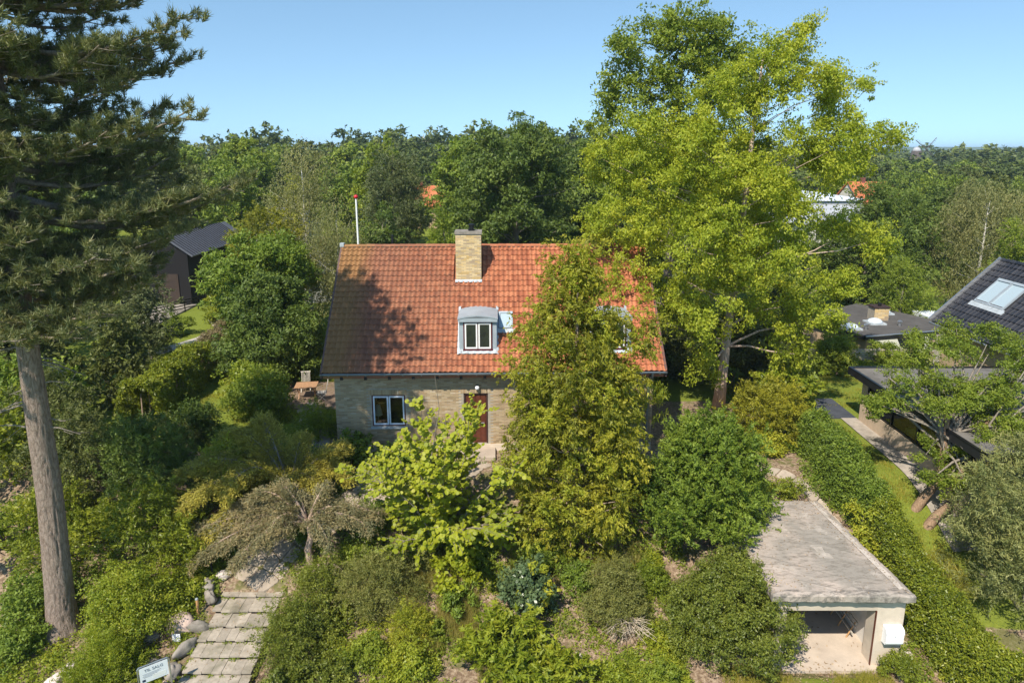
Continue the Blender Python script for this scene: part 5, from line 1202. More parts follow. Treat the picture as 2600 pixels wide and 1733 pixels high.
Sh("peony", "dark green leafy clump left of the variegated shrub", -1.75, 19.4, "leaf_green", .62, .9, 170, 16, .13, r=.17, nl=7, lr=.3, seed=17, W=.05)
Sh("round_leaved_sapling", "low round leaved sapling below the airy lime tree", -1.9, 20.3, "leaf_round", .75, 1.2, 170, 9, .14, r=.2, nl=7, lr=.35, seed=18, W=.12)
Sh("lime_shrub", "leafy green bush above the variegated shrub on the slope", .9, 20.9, "leaf_mid", 1.0, 1.0, 420, 20, .075, r=.2, nl=9, lr=.45, seed=19)
Sh("pillar_shrub", "small round green bush at the foot of the white garage pillar", 11.5, 17.25, "leaf_hedge", .48, .8, 330, 22, .055, r=.12, nl=8, lr=.25, seed=20, W=.035)
Sh("roof_edge_shrub", "low green shrub row growing along the rear edge of the garage roof", 9.4, 23.7, "leaf_hedge", .5, .75, 420, 20, .07, r=.15, nl=12, lr=.35, seed=21, lobes=[(-1.4 + .4 * i, .1 * (i % 2), .3, .36, .3, .38) for i in range(8)])
Sh("amber_climber", "yellow leaved climber lying over the hedge beside the garage", 12.55, 21.4, "leaf_yellow", .5, 1.5, 150, 14, .10, r=.2, nl=7, lr=.35, seed=22, lobes=[(-.25, .1 * i, .4 + .25 * i, .35, .5, .3) for i in range(5)])
# left foreground
Sh("bright_shrub", "big bright green small leaved bush right of the pine trunk base", -12.0, 18.9, "leaf_lush", 1.6, 2.2, 1500, 26, .07, r=.24, nl=18, lr=.65, seed=23, W=.045)
Sh("golden_juniper_bush", "low golden green juniper bush nearest the street beside the for sale sign", -11.75, 17.0, "leaf_lush", 1.05, 1.35, 1000, 26, .075, r=.22, nl=14, lr=.5, seed=24, W=.022, style='spray', droop=-.1)
Sh("hazel_shoots", "dull green leafy bush at the left foot of the pine trunk", -14.9, 18.0, "leaf_green", .75, 1.0, 320, 20, .09, r=.18, nl=8, lr=.35, seed=25)
Sh("ivy_clump", "ivy covered mound left of the pine trunk by the frame edge", -15.4, 19.4, "leaf_green", 1.2, 1.3, 500, 20, .10, r=.22, nl=9, lr=.5, seed=26)
hs = [(-15.6, 21.2, 2.6, 1.8, "leaf_hedge", "yellow green hedge mass at the left edge behind the pine trunk"), (-12.6, 21.4, 2.6, 1.7, "leaf_hedge", "tall yellow green yew mass just right of the pine trunk"), (-11.1, 20.9, 1.8, 1.1, "leaf_hedge", "lower shoulder of the yew mass above the bright bush"),
      (-13.9, 23.8, 3.0, 1.9, "leaf_dark", "dark green shrub mass behind the yew mass"), (-16.8, 24.2, 3.4, 2.2, "leaf_dusky", "dull dark conifer mass at the left edge, half way up"), (-10.9, 23.5, 2.4, 1.3, "leaf_hedge", "yew shoulder touching the golden juniper"),
      (-14.6, 26.6, 1.5, 1.3, "leaf_dusky", "low dusky green bush between the yew mass and the left hedge"), (-19.6, 27.0, 3.6, 1.9, "leaf_dusky", "large dusky shrub behind the pine trunk on the left")]
for i, (x, y, h_, r_, m_, lab) in enumerate(hs): Sh("yew_bush", lab, x, y, m_, r_, h_, int(310 * r_ * h_ / 2), 21, .12, r=.30, nl=18, lr=r_ * .42, seed=40 + i, style='spray', W=.045, droop=.15, inner=.1, group="shrubs of the left border")
Sh("fern_bush", "dark feathery fern like bush at the end of the left lawn", -13.9, 28.2, "leaf_dark", 1.1, 1.7, 380, 22, .13, r=.3, nl=9, lr=.45, seed=50, style='spray', W=.05)
# golden juniper: arms arching to the left and the front
def arms(name, label, x, y, arms_, mat, per_m, L, W, seed, bark, cat='shrub', droop=.35, r0=.09, clump=.2, trunk=None, per=20, leafmat2=None):
    t = thing(name, label, cat, (x, y, hz(x, y))); rr = random.Random(seed); wood = MB(); P, D = [], []
    o0 = Vector(trunk[-1]) if trunk else Vector((0, 0, .1))
    if trunk: wood.tube([Vector(q) for q in trunk], [r0 * 1.5 * (1 - .15 * k) for k in range(len(trunk))], 8, False, .25, seed)
    for (ex, ey, ez, up) in arms_:
        e = Vector((ex, ey, ez)); mid = o0.lerp(e, .5) + Vector((rr.uniform(-.2, .2), rr.uniform(-.2, .2), up)); n = 8; pts = []
        for k in range(n + 1): q = k / n; pts.append(o0 * (1 - q) ** 2 + mid * 2 * q * (1 - q) + e * q * q)
        L_ = (e - o0).length; wood.tube(pts, [r0 * .6 * (1 - .85 * k / n) for k in range(n + 1)], 6, False, .2)
        m_ = int(L_ * per_m)
        for k in range(m_):
            q = .15 + .85 * rr.random(); i = min(n - 1, int(q * n)); p = pts[i].lerp(pts[i + 1], q * n - i); d = (pts[i + 1] - pts[i]).normalized()
            s = Vector((-d.y, d.x, 0)).normalized() * rr.uniform(-1, 1); off = s * .65 * (1.15 - q) * L_ * .35 + Vector((0, 0, rr.uniform(-.25, .12))) 
            P.append(p + off); D.append(d * .8 + s * .8 + Vector((0, 0, rr.uniform(-.4, .3))))
            if rr.random() < .3: wood.tube([p, p + off], [.012, .004], 4, False)
    wood.build("branches", bark, t, smooth=True, kind='stuff')
    P = np.array(P); D = unit(np.array(D)); rs = np.random.RandomState(seed); m = len(P) * per; I = np.repeat(np.arange(len(P)), per); s = rs.rand(m)
    side = unit(np.cross(D, np.array([0, 0, 1.]) + rs.normal(size=D.shape) * .4)); wv = (rs.rand(m) - .5) * (1.1 - s)
    p = P[I] + D[I] * (s * clump * 1.6)[:, None] + side[I] * (wv * clump)[:, None] - np.array([0, 0, 1.]) * (droop * s * s * clump)[:, None] + rs.normal(size=(m, 3)) * clump * .16
    tt = unit(D[I] + side[I] * np.sign(wv)[:, None] * .6 + rs.normal(size=(m, 3)) * .4); nn = unit(np.cross(D[I], side[I]) + rs.normal(size=(m, 3)) * .5)
    V, F = quads(p, tt, nn, L * rs.uniform(.6, 1.4, m), W * rs.uniform(.7, 1.3, m), tri=True); rn = np.clip(.5 * rs.rand(len(P))[I] + .25 * rs.rand(m) + .25 * s, 0, 1)
    link("foliage", npmesh("foliage", V, F, mat, rn), t, 'stuff'); return t
arms("golden_juniper", "golden yellow sprawling juniper with long arching arms left of the house corner", -8.5, 23.9, [(-3.4, -1.2, 1.5, 1.7), (-2.8, -2.4, .9, 1.7), (-2.2, .3, 2.4, 1.2), (-1.2, 1.0, 2.6, 1.0), (-1.4, -2.2, 1.3, 1.9), (.3, .8, 1.9, .8), (1.6, .2, 1.4, .9), (1.9, 1.0, 1.5, .8), (.2, -1.6, .9, 1.5), (1.4, -1.2, 1.0, 1.2), (-3.0, -.2, 1.4, 1.1), (-1.9, -3.1, .0, 1.1), (2.3, -.4, 1.0, 1.0)],
     "leaf_juniper", 105, .085, .036, 5, "bark_grey", per=24, clump=.26)
arms("grey_juniper_tree", "small gnarled juniper tree with grey brown spreading boughs over the flagstones", -6.95, 21.05, [(-4.4, .2, .9, 1.0), (-3.6, -.7, .6, 1.0), (-2.6, .8, 1.9, .8), (-1.2, -.7, 1.3, 1.3), (-.3, .6, 2.2, .6), (1.1, .2, 2.0, .6), (2.1, -.2, 1.5, .9), (.9, -.9, 1.4, .9), (-3.2, .6, 1.4, 1.0), (-1.8, .2, 2.5, 1.0), (-.9, .3, 2.8, .6), (.5, .5, 2.6, .6), (2.3, .6, 1.5, .9), (-2.2, -1.2, .7, 1.1)],
     "leaf_junipergrey", 85, .08, .030, 6, "bark_brown", cat='tree', trunk=[(0, 0, -.1), (-.08, 0, .5), (.05, .05, 1.0), (-.05, .1, 1.45)], per=20, clump=.22, r0=.10)

# hedge on the right boundary
def hedge(name, label, x0, y0, x1, y1, wd, h_, mat, n, per, L, seed, r=.18, group=None, style='broad', W=None, jit=.12):
    t = thing(name, label, "hedge", ((x0 + x1) / 2, (y0 + y1) / 2, 0), 0, group); cx, cy = (x0 + x1) / 2, (y0 + y1) / 2
    rs = np.random.RandomState(seed); u = rs.rand(n); ln = math.hypot(x1 - x0, y1 - y0); sx, sy = (y1 - y0) / ln, -(x1 - x0) / ln
    face = rs.choice(3, n, p=[.38, .27, .35]); z = rs.rand(n) * h_; v = np.zeros(n)
    v[face == 0] = rs.uniform(-.5, .5, (face == 0).sum()); z[face == 0] = h_; v[face == 1] = .5; v[face == 2] = -.5
    bulge = 1 + .16 * np.sin(u * ln * 1.7 + seed) + .10 * np.sin(u * ln * 4.1)
    X = x0 + (x1 - x0) * u; Y = y0 + (y1 - y0) * u; z = z * (1 + .07 * np.sin(u * ln * 2.3 + 1) + .05 * np.sin(u * ln * 5.3)); v = v * bulge * (1 - .25 * (z / h_) ** 3)
    P = np.stack([X + sx * v * wd - cx, Y + sy * v * wd - cy, H(X, Y) + z], 1) + rs.normal(size=(n, 3)) * jit * .5
    D = np.stack([sx * v * 2, sy * v * 2, (face == 0) * 1.0 + .2], 1) + rs.normal(size=(n, 3)) * .2; D = unit(D)
    I = np.repeat(np.arange(n), per); m = len(I); q = rdir(rs, m) * (rs.rand(m, 1) ** .5) * r
    nn = unit(D[I] * .8 + rs.normal(size=(m, 3)) * .55 + np.array([0, 0, .4])); tt = unit(rs.normal(size=(m, 3)) - np.array([0, 0, .4])); W = W or L * .62
    V, F = quads(P[I] + q, tt, nn, L * rs.uniform(.65, 1.3, m), W * rs.uniform(.7, 1.2, m), tri=True)
    link("foliage", npmesh("foliage", V, F, mat, .5 * rs.rand(n)[I] + .5 * rs.rand(m)), t, 'stuff')
    mb = MB(); k = max(3, int(ln / .7))
    for i in range(k): f = (i + .5) / k; xx, yy = x0 + (x1 - x0) * f, y0 + (y1 - y0) * f; mb.tube([(xx - cx, yy - cy, hz(xx, yy) - .1), (xx - cx + .05, yy - cy, hz(xx, yy) + h_ * .8)], [.05, .02], 5, False)
    mb.build("stems", "bark_brown", t, kind='stuff'); return t
hedge("garden_hedge", "long leafy green boundary hedge running past the garage, near half", 13.45, 15.4, 12.95, 21.6, .95, 1.7, "leaf_hedge", 3000, 24, .085, 3)
hedge("garden_hedge", "far half of the leafy boundary hedge beyond the garage roof", 12.9, 21.6, 12.65, 26.8, 1.05, 1.75, "leaf_green", 1900, 22, .09, 4)
hedge("ivy_bank", "low ivy covered bank between the hedge and the neighbour's lawn", 13.4, 24.5, 12.6, 29.5, 1.4, .9, "leaf_green", 900, 20, .10, 6)
hedge("left_hedge", "yellow green clipped hedge along the left lawn", -17.2, 29.5, -17.6, 37.0, 1.5, 1.9, "leaf_hedge", 1700, 20, .13, 7, style='spray')
hedge("beech_hedge", "brown leaved beech hedge continuing the green one beside the left lawn", -17.6, 36.6, -18.6, 43.5, 1.3, 1.6, "leaf_beech", 1200, 12, .11, 8)
hedge("far_hedge", "green hedge and ivy in front of the slat fence", 16.8, 37.3, 22.6, 37.3, .7, .55, "leaf_mid", 600, 18, .14, 9)
# shrubs and small trees round the lawn, right side
Sh("spreading_yew", "wide spreading dark yew with yellowish tips behind the garage path", 11.3, 28.0, "leaf_yewdark", 1.75, 3.1, 1100, 24, .12, r=.3, nl=16, lr=.7, seed=60, style='spray', W=.045, droop=.1, inner=.1)
Sh("tree_peony", "big leaved bright green bush behind the spreading yew", 13.3, 31.2, "leaf_lush", 1.35, 3.8, 330, 16, .28, r=.3, nl=10, lr=.6, seed=61, W=.13)
Sh("holly_bush", "dark green bush in the shade under the tall yellow green tree", 12.0, 35.5, "leaf_dusky", 2.6, 4.6, 900, 20, .17, r=.4, nl=16, lr=1.0, seed=62)
Sh("holly_bush", "dark shrub right behind the tall tree's trunk", 8.2, 37.5, "leaf_dusky", 2.4, 3.6, 700, 20, .17, r=.4, nl=14, lr=1.0, seed=63)
Sh("holly_bush", "dark bush left of the bungalow roof", 16.6, 42.0, "leaf_dusky", 2.6, 5.2, 800, 20, .19, r=.45, nl=14, lr=1.1, seed=64)
Sh("corner_shrub", "round green bush overhanging the slat fence", 18.7, 37.9, "leaf_mid", 1.5, 2.6, 700, 20, .12, r=.25, nl=12, lr=.6, seed=65)
Sh("corner_shrub", "small green bush over the right part of the slat fence", 21.7, 38.0, "leaf_mid", 1.2, 1.8, 400, 20, .12, r=.22, nl=9, lr=.5, seed=66)
Sh("golden_edge_shrub", "yellow green shrub at the end of the flagstone side path", 10.9, 26.7, "leaf_yellow", .7, .9, 240, 16, .09, r=.18, nl=7, lr=.35, seed=67)
def twin_tree():
    x, y = 14.9, 22.5; t = thing("twin_trunk_tree", "small leaved garden tree on two leaning brown trunks at the right", "tree", (x, y, hz(x, y))); rr = random.Random(4)
    lb = [(a - x, b - y, c + 1.0, d, d, d * .72) for a, b, c, d in ((13.9, 24.2, 3.2, .55), (14.9, 24.6, 4.2, .9), (16.2, 25.0, 4.9, 1.15), (17.9, 25.0, 5.0, 1.1), (19.4, 25.2, 4.9, 1.0), (16.0, 23.8, 3.6, 1.2), (17.4, 23.9, 3.9, 1.1), (15.9, 23.2, 1.5, .8), (17.1, 22.9, 2.3, 1.0), (18.8, 24.0, 3.8, 1.0), (15.9, 22.9, .5, .7), (18.0, 23.0, 2.4, .9), (20.2, 24.6, 4.4, .9))]
    base = list(lb); lb = [(a + rr.uniform(-.2, .2), b, c + rr.uniform(-.25, .25), d * .78, e * .78, f * .8) for a, b, c, d, e, f in lb]
    for l in base:
        for k in range(4): a = rr.uniform(0, 6.28); q = rr.uniform(.7, 1.2); lb.append((l[0] + math.cos(a) * l[3] * q, l[1] + math.sin(a) * l[3] * q, l[2] + rr.uniform(-.6, .7) * l[3], .34, .34, .22))
    for pts, r_ in (([(-.2, .6, -.3), (.5, .8, .7), (1.0, .8, 1.5), (1.1, 1.0, 2.6), (1.2, 1.2, 3.9)], .19), ([(.1, 0, -.3), (.6, .1, .35), (1.15, .2, .8), (1.3, .3, 1.7), (1.9, .5, 2.6), (2.6, 1.0, 3.9)], .19), ([(1.0, .75, 1.45), (1.9, .5, 1.8), (2.8, .4, 2.2)], .11)):
        MB().tube(pts, [r_ * (1 - .14 * k) for k in range(len(pts))], 10, False, .1).build("trunk", "bark_lean", t, smooth=True)
    mb = MB()
    for l in lb:
        a = Vector(rr.choice([(1.2, 1.2, 3.0), (1.9, .5, 2.6), (1.1, 1.0, 2.6)])); b = Vector(l[:3]); mb.tube([a, a.lerp(b, .5) + Vector((0, 0, .2)), b], [.07, .04, .015], 5, False)
    mb.build("limb", "bark_grey", t, smooth=True, kind='stuff')
    foliage(t, 'crown', 'leaf_mid', lb, 3000, .2, 24, .085, .05, 'broad', 71, inner=.14)
twin_tree()
Sh("cypress", "large grey green feathery cypress filling the lower right corner", 16.7, 19.5, "leaf_cypress", 2.5, 6.4, 3100, 23, .125, r=.34, prof='egg', nl=40, lr=.95, seed=72, style='spray', W=.032, droop=.2, inner=.1, cat='tree')
Sh("tall_grass_clump", "patch of tall uncut grass at the foot of the twin trunk tree", 14.2, 20.6, "grass_blade", 1.0, .8, 300, 26, .30, r=.25, nl=9, lr=.4, seed=73, style='weep', W=.014)

# left neighbour's bushes
Sh("rounded_dark_bush", "large round dark green bush left of the roof", -13.4, 36.6, "leaf_dark", 3.0, 6.5, 1800, 24, .16, r=.38, nl=26, lr=1.15, seed=80)
Sh("leafy_bush", "loose green bush with pale flowers in front of the dark round one", -11.9, 30.6, "leaf_mid", 1.45, 2.7, 800, 20, .12, r=.3, nl=14, lr=.6, seed=81)
Sh("leafy_bush", "bright green leafy shoots under the dark round bush", -13.3, 32.6, "leaf_lush", 1.3, 2.4, 420, 18, .15, r=.3, nl=9, lr=.5, seed=82)
Sh("corner_juniper", "flat bright green juniper pads against the left corner of the house", -8.9, 28.7, "leaf_lush", 1.0, 1.3, 480, 22, .08, r=.25, nl=9, lr=.5, seed=83, style='spray', W=.03)
Sh("lawn_bush", "small round bush on the lawn below the terrace railing", -23.2, 45.8, "leaf_mid", .9, 1.5, 240, 18, .14, r=.25, nl=8, lr=.4, seed=84)
Sh("lawn_bush", "yellow green bush at the end of the black railing", -21.2, 48.6, "leaf_hedge", 1.5, 3.0, 480, 18, .16, r=.3, nl=10, lr=.6, seed=85)
Sh("dark_yew_cone", "dark cone shaped yew under the pine's lowest boughs", -22.3, 40.2, "needle_dark", 2.2, 5.0, 800, 22, .16, r=.35, nl=16, lr=.9, seed=86, style='spray', W=.06)
Sh("shade_fern", "round leaved green plant in shade against the left of the house wall", -6.6, 26.0, "leaf_green", .9, 1.0, 230, 12, .16, r=.22, nl=8, lr=.4, seed=87, W=.12)
Sh("shade_fern", "leafy green plant below the first window of the house", -4.6, 25.7, "leaf_green", .9, .9, 230, 12, .16, r=.22, nl=8, lr=.4, seed=88, W=.12)

for i, (x, y, m_, r_, h_, lab) in enumerate([(-24.5, 33, "leaf_dusky", 2.6, 5.5, "tall dusky conifer behind the pine trunk at the left edge"), (-28, 38.5, "leaf_dark", 2.8, 6.0, "dark green tree at the left edge behind the pine crown"), (-20.2, 33.5, "leaf_dusky", 2.0, 4.2, "dusky bush under the pine crown near the left hedge"),
      (-31.5, 44, "leaf_dusky", 3.0, 6.5, "dusky tree left of the dark brick house"), (-19.8, 25, "leaf_hedge", 1.9, 3.0, "yellow green bush at the left edge below the dead twigs"), (-18.4, 21.6, "leaf_green", 1.5, 2.0, "green bush at the left edge, lower one"), (-21.5, 28.5, "leaf_green", 2.2, 4.0, "grey green bush at the left edge behind the trunk"), (-25.5, 29, "leaf_dusky", 2.2, 4.6, "dusky conifer just outside the left hedge"), (-33, 50, "leaf_dark", 3.2, 7.0, "dark tree hiding the left end of the dark brick house")]):
    Sh("border_bush", lab, x, y, m_, r_, h_, int(80 * r_ * h_ / 2), 22, .22, r=.42, nl=16, lr=r_ * .42, seed=140 + i, style='spray', W=.11, droop=.15, inner=.1, group="shrubs of the left border")

fill = [(-5.6, 18.9, "leaf_box", .7, .9), (-5.2, 20.9, "leaf_mid", .8, .8), (-3.2, 20.9, "leaf_boxdry", .7, .9), (-2.4, 18.6, "leaf_mid", .45, .5), (-5.4, 16.9, "leaf_box", .8, .8), (-6.6, 16.6, "leaf_box", .7, .8), (-1.2, 20.9, "leaf_mid", .7, .8), (2.2, 20.3, "leaf_green", .8, .7), (4.7, 20.2, "leaf_mid", .7, .7), (4.6, 18.3, "leaf_lush", .5, .6),
        (2.9, 17.0, "leaf_lush", .6, .5), (4.3, 16.8, "leaf_mid", .6, .6), (-10.9, 21.3, "leaf_green", .6, .7), (-10.6, 20.0, "leaf_lush", .4, .4), (-11.2, 19.6, "leaf_mid", .5, .6), (-7.4, 21.9, "leaf_green", .6, .6), (-5.0, 22.3, "leaf_green", .8, .8), (-3.2, 23.4, "leaf_dark", .8, .8), (4.4, 24.0, "leaf_green", .9, 1.2), (-7.0, 24.6, "leaf_dark", .9, 1.0), (-16.0, 17.4, "leaf_mid", .5, .5), (-10.4, 16.9, "leaf_lush", .3, .35)]
where = ["beside the sprawling dark shrub", "above the mossy conifer", "between the mossy conifer and the sapling", "between the amber conifer and the lush bush", "nearest the street left of the lime bush", "at the foot of the steps' shrub", "under the airy lime tree", "below the bronze yew", "between the dry boxwood and the clipped bush, upper", "between the dry boxwood and the clipped bush, lower", "right of the lower rhododendron", "left of the clipped bush by the street", "under the left boughs of the grey juniper", "behind the mossy step stone", "left of the wooden stake", "beside the flagstones under the grey juniper", "behind the grey juniper trunk", "in the shade behind the lime tree", "between yew and dome shrub", "under the golden juniper's right arm", "left of the pine foot near the street", "beside the for sale sign"]
for i, (x, y, m_, r_, h_) in enumerate(fill):
    Sh("slope_plant", f"small leafy plant {where[i]}", x, y, m_, r_, h_, int(240 * r_ + 40), 20, .085, r=.16, nl=7, lr=r_ * .5, seed=300 + i, stems=3, style='spray' if i % 3 == 0 else 'broad', W=.05, bunch=6, group="small plants on the slope")

# ================================================================== BACKGROUND TREES
T = tree
T("maple_tree", "round green maple left of the roof behind the dark round bush", "tree", -16.0, 42.5, "leaf_green", 2.2, 6.6, 3.6, 26, 1.3, 1700, .42, 20, 0.205, seed=101, r0=.2)
T("golden_cypress", "golden brown upright cypress cluster behind the round maple", "tree", -17.2, 47.5, "leaf_yewdark", 1.5, 7.2, 2.9, 22, 1.1, 1900, .4, 18, 0.184, seed=102, style='spray', prof='egg', asp=2.0, W=.07)
T("birch_tree", "tall drooping birch with white stem left of the flagpole", "tree", -15.7, 52, "leaf_birch", 3.0, 12.0, 2.9, 24, 1.15, 1100, .6, 22, 0.151, bark='bark_birch', r0=.17, seed=103, style='weep', prof='egg', W=.07)
T("birch_tree", "smaller birch standing right beside the left end of the roof", "tree", -11.3, 44, "leaf_birch", 1.0, 8.8, 2.2, 20, .95, 900, .5, 22, 0.130, bark='bark_birch', r0=.11, seed=104, style='weep', prof='egg', W=.07)
T("elder_tree", "bushy green tree right behind the flagpole", "tree", -8.9, 47, "leaf_dark", 1.5, 8.2, 2.3, 18, 1.0, 900, .4, 18, 0.194, seed=105)
T("young_larch", "small bright yellow green tree left of the chimney", "tree", -4.6, 46, "leaf_mid", 1.0, 7.9, 2.3, 18, .9, 800, .4, 18, 0.184, seed=106, prof='cone', style='spray', W=.08)
T("scots_pine", "Scots pine with orange stem and flat dark tufts between flagpole and chimney", "tree", -10.6, 62, "needle_dark", 3.0, 12.2, 3.1, 22, 1.2, 1500, .55, 20, 0.281, bark='bark_brown', r0=.22, seed=107, style='spray', asp=.5, W=.06)
T("lime_tree", "bright yellow green rounded tree behind the Scots pine", "tree", -14.2, 75, "leaf_mid", 3.0, 12.8, 3.9, 26, 1.5, 1300, .55, 18, 0.324, seed=108)
T("big_beech", "massive dark green beech rising behind the chimney", "tree", .3, 56, "leaf_dark", 2.0, 14.2, 5.3, 44, 1.7, 3000, .55, 22, 0.248, seed=109, r0=.4, prof='egg')
T("lighter_beech", "lighter green tree touching the left side of the massive beech", "tree", -4.8, 70, "leaf_green", 2.0, 13.0, 3.2, 24, 1.4, 1200, .55, 18, 0.292, seed=110, r0=.3)
T("lighter_beech", "green tree between the massive beech and the tall yellow green tree", "tree", 7.2, 66, "leaf_dark", 2.0, 12.8, 3.4, 24, 1.4, 1200, .55, 18, 0.292, seed=111, r0=.3)
T("dark_hemlock", "wide dark layered tree right of the tall yellow green one", "tree", 31.5, 60, "leaf_dark", 1.0, 10.2, 6.4, 46, 1.8, 3000, .6, 22, 0.270, seed=112, style='spray', asp=.45, W=.11, r0=.35)
T("larch_tree", "light grey green drooping tree at the right edge above the black roof", "tree", 39.5, 57, "leaf_birch", 2.0, 11.2, 4.6, 34, 1.4, 2000, .6, 22, 0.184, bark='bark_birch', seed=113, style='weep', W=.08)
T("thuja_tree", "yellow green thuja at the right edge just above the black ridge", "tree", 37.0, 50, "leaf_mid", 1.0, 8.6, 3.0, 24, 1.1, 1400, .45, 20, 0.184, seed=114, style='spray', prof='cone', W=.07)
T("thuja_tree", "lower thuja beside the gable of the black roofed house", "tree", 29.2, 50, "leaf_mid", 1.0, 5.6, 2.6, 18, 1.0, 900, .45, 18, 0.184, seed=115, style='spray', W=.07)
T("chestnut_tree", "tall olive green rounded tree rising above the left woodland", "tree", -40, 106, "leaf_mid", 3.0, 13.8, 4.0, 26, 1.7, 1300, .6, 16, 0.432, seed=116, prof='egg')
T("yellow_catalpa", "small bright yellow tree beside the seamed roof", "tree", -26.5, 84, "leaf_yellow", 4.0, 8.8, 1.4, 10, .8, 234, .4, 13, 0.360, seed=117)
# bare dead tree on the horizon
t = thing("dead_tree", "bare grey dead tree on the horizon left of the massive beech", "tree", (-31.5, 250, 0)); mb = MB(); rr = random.Random(6)
mb.tube([(0, 0, 0), (.2, 0, 8), (0, 0, 16.8)], [.4, .25, .06], 6)
for i in range(26): z = rr.uniform(9, 16); a = rr.uniform(0, 6.28); l = rr.uniform(1.5, 3.6); mb.tube([(0, 0, z), (math.cos(a) * l * .5, math.sin(a) * l * .5, z + l * .45), (math.cos(a) * l * .8, math.sin(a) * l * .8, z + l * 1.1)], [.12, .07, .03], 4)
mb.build("trunk", "bark_dead", t)

# copies of a few prototypes, each a tree of its own
def proto(mat, seed, n, per, L, hgt=10.0, Rr=4.2, prof='egg', style='broad', nl=22, lr=1.5, r=.6, W=None):
    lb = lobes_crown(hgt * .30, hgt * .93, Rr, nl, lr, seed, prof)
    crown = foliage_mesh("crown", mat, lb, n, r, per, L, W, style, seed, inner=.06, bunch=5)
    mb = MB(); mb.tube([(0, 0, -.5), (.05, .03, hgt * .4), (0, 0, hgt * .85)], [.26, .2, .05], 6)
    rr_ = random.Random(seed)
    for l in lb[:8]: mb.tube([(0, 0, max(1.5, l[2] - 1.6)), l[:3]], [.09, .03], 4, False)
    return crown, mb.mesh("trunk", "bark_grey", True)
near = [proto("leaf_far", 201, 620, 18, .34), proto("leaf_farlight", 202, 620, 18, .34, prof='round'), proto("leaf_dusky", 203, 620, 18, .34), proto("leaf_dark", 204, 560, 18, .34, prof='cone', style='spray', W=.16), proto("leaf_farlight", 205, 560, 18, .32, Rr=3.4, hgt=10.5)]
far = [proto("leaf_far", 211, 420, 11, .52, nl=12, lr=2.0, r=.5), proto("leaf_farlight", 212, 420, 11, .52, prof='round', nl=12, lr=2.0, r=.5), proto("leaf_dusky", 213, 420, 11, .52, nl=12, lr=1.9, r=.5), proto("leaf_far", 214, 420, 11, .5, prof='dome', Rr=4.8, nl=14, lr=2.0, r=.5)]
kinds = [["dark green", "light green", "dusky green", "dark layered", "slender yellow green"], ["dark green", "light green", "dusky green", "broad dark"]]
houses = [(-31, 90, 8), (45, 118, 17), (42, 97, 11), (49, 150, 10), (70, 136, 9), (84, 125, 9), (-13.5, 112, 7), (-15.5, 60, 7), (-28, 60, 9), (-26.5, 84, 4), (-40, 106, 6), (31.5, 60, 9), (39.5, 57, 6), (.3, 56, 7), (-10.6, 62, 4.5), (-14.2, 75, 5), (-4.8, 70, 4.5), (7.2, 66, 4.5), (-15.7, 52, 5), (25, 46, 9), (-16.6, 42, 5), (31, 46, 6)]
def side(x, y):
    px = 1176 + x / y * 1568 * .98
    for lim, s in ((300, "behind the tall pine"), (480, "left of the far left skyline gap"), (640, "above the round maple"), (790, "behind the drooping birch"), (930, "between flagpole and Scots pine"), (1060, "left of the chimney"), (1200, "behind the chimney"), (1400, "behind the massive beech"), (1700, "behind the yellow green tree"), (1900, "beyond the tall tree's right side"), (2080, "left of the windmill"), (2250, "right of the windmill")):
        if px < lim: return s
    return "at the right edge"
placed = []; rr = random.Random(99); cnt = 0
y = 58.0
while y < 215:
    step = 8.2 + y * .028; x = -y * .80
    while x < y * .84:
        xx, yy = x + rr.uniform(-.35, .35) * step, y + rr.uniform(-.4, .4) * step; x += step * 1.12
        if any(math.hypot(xx - a, yy - b) < c for a, b, c in houses): continue
        px = xx / yy
        # keep the sight lines to the roofs that the photo shows
        if .34 < px < .52 and yy < 96: continue
        if .29 < px < .53 and 96 <= yy < 106: continue
        if -.385 < px < -.32 and yy < 92: continue
        isn = yy < 118; tab = near if isn else far; k = rr.randrange(len(tab)); cr, tk = tab[k]
        hgt = rr.uniform(8.2, 11.5) + (yy - 58) * .016; 
        if px > .3: hgt = min(hgt, 10.8)
        if -.14 < px < -.02 and yy < 120: hgt *= .85
        s = hgt / 10.0; sw = s * rr.uniform(.85, 1.2) * (1.25 if not isn else 1.0)
        z_ = hz(xx, yy); ring = "nearer" if yy < 90 else "middle" if yy < 130 else "farther" if yy < 175 else "farthest"
        size_ = "low" if hgt < 9.6 else "tall" if hgt > 11.6 else "middling"
        t = thing("woodland_tree", f"{size_} {kinds[0 if isn else 1][k]} tree {side(xx, yy)}, {ring} row", "tree", (xx, yy, z_), rr.uniform(0, 6.28), "trees of the wood behind the gardens")
        t.scale = (sw, sw, s)
        a = link("crown", cr, t, 'stuff'); b = link("trunk", tk, t); cnt += 1
    y += step * .92
print("woodland trees", cnt)
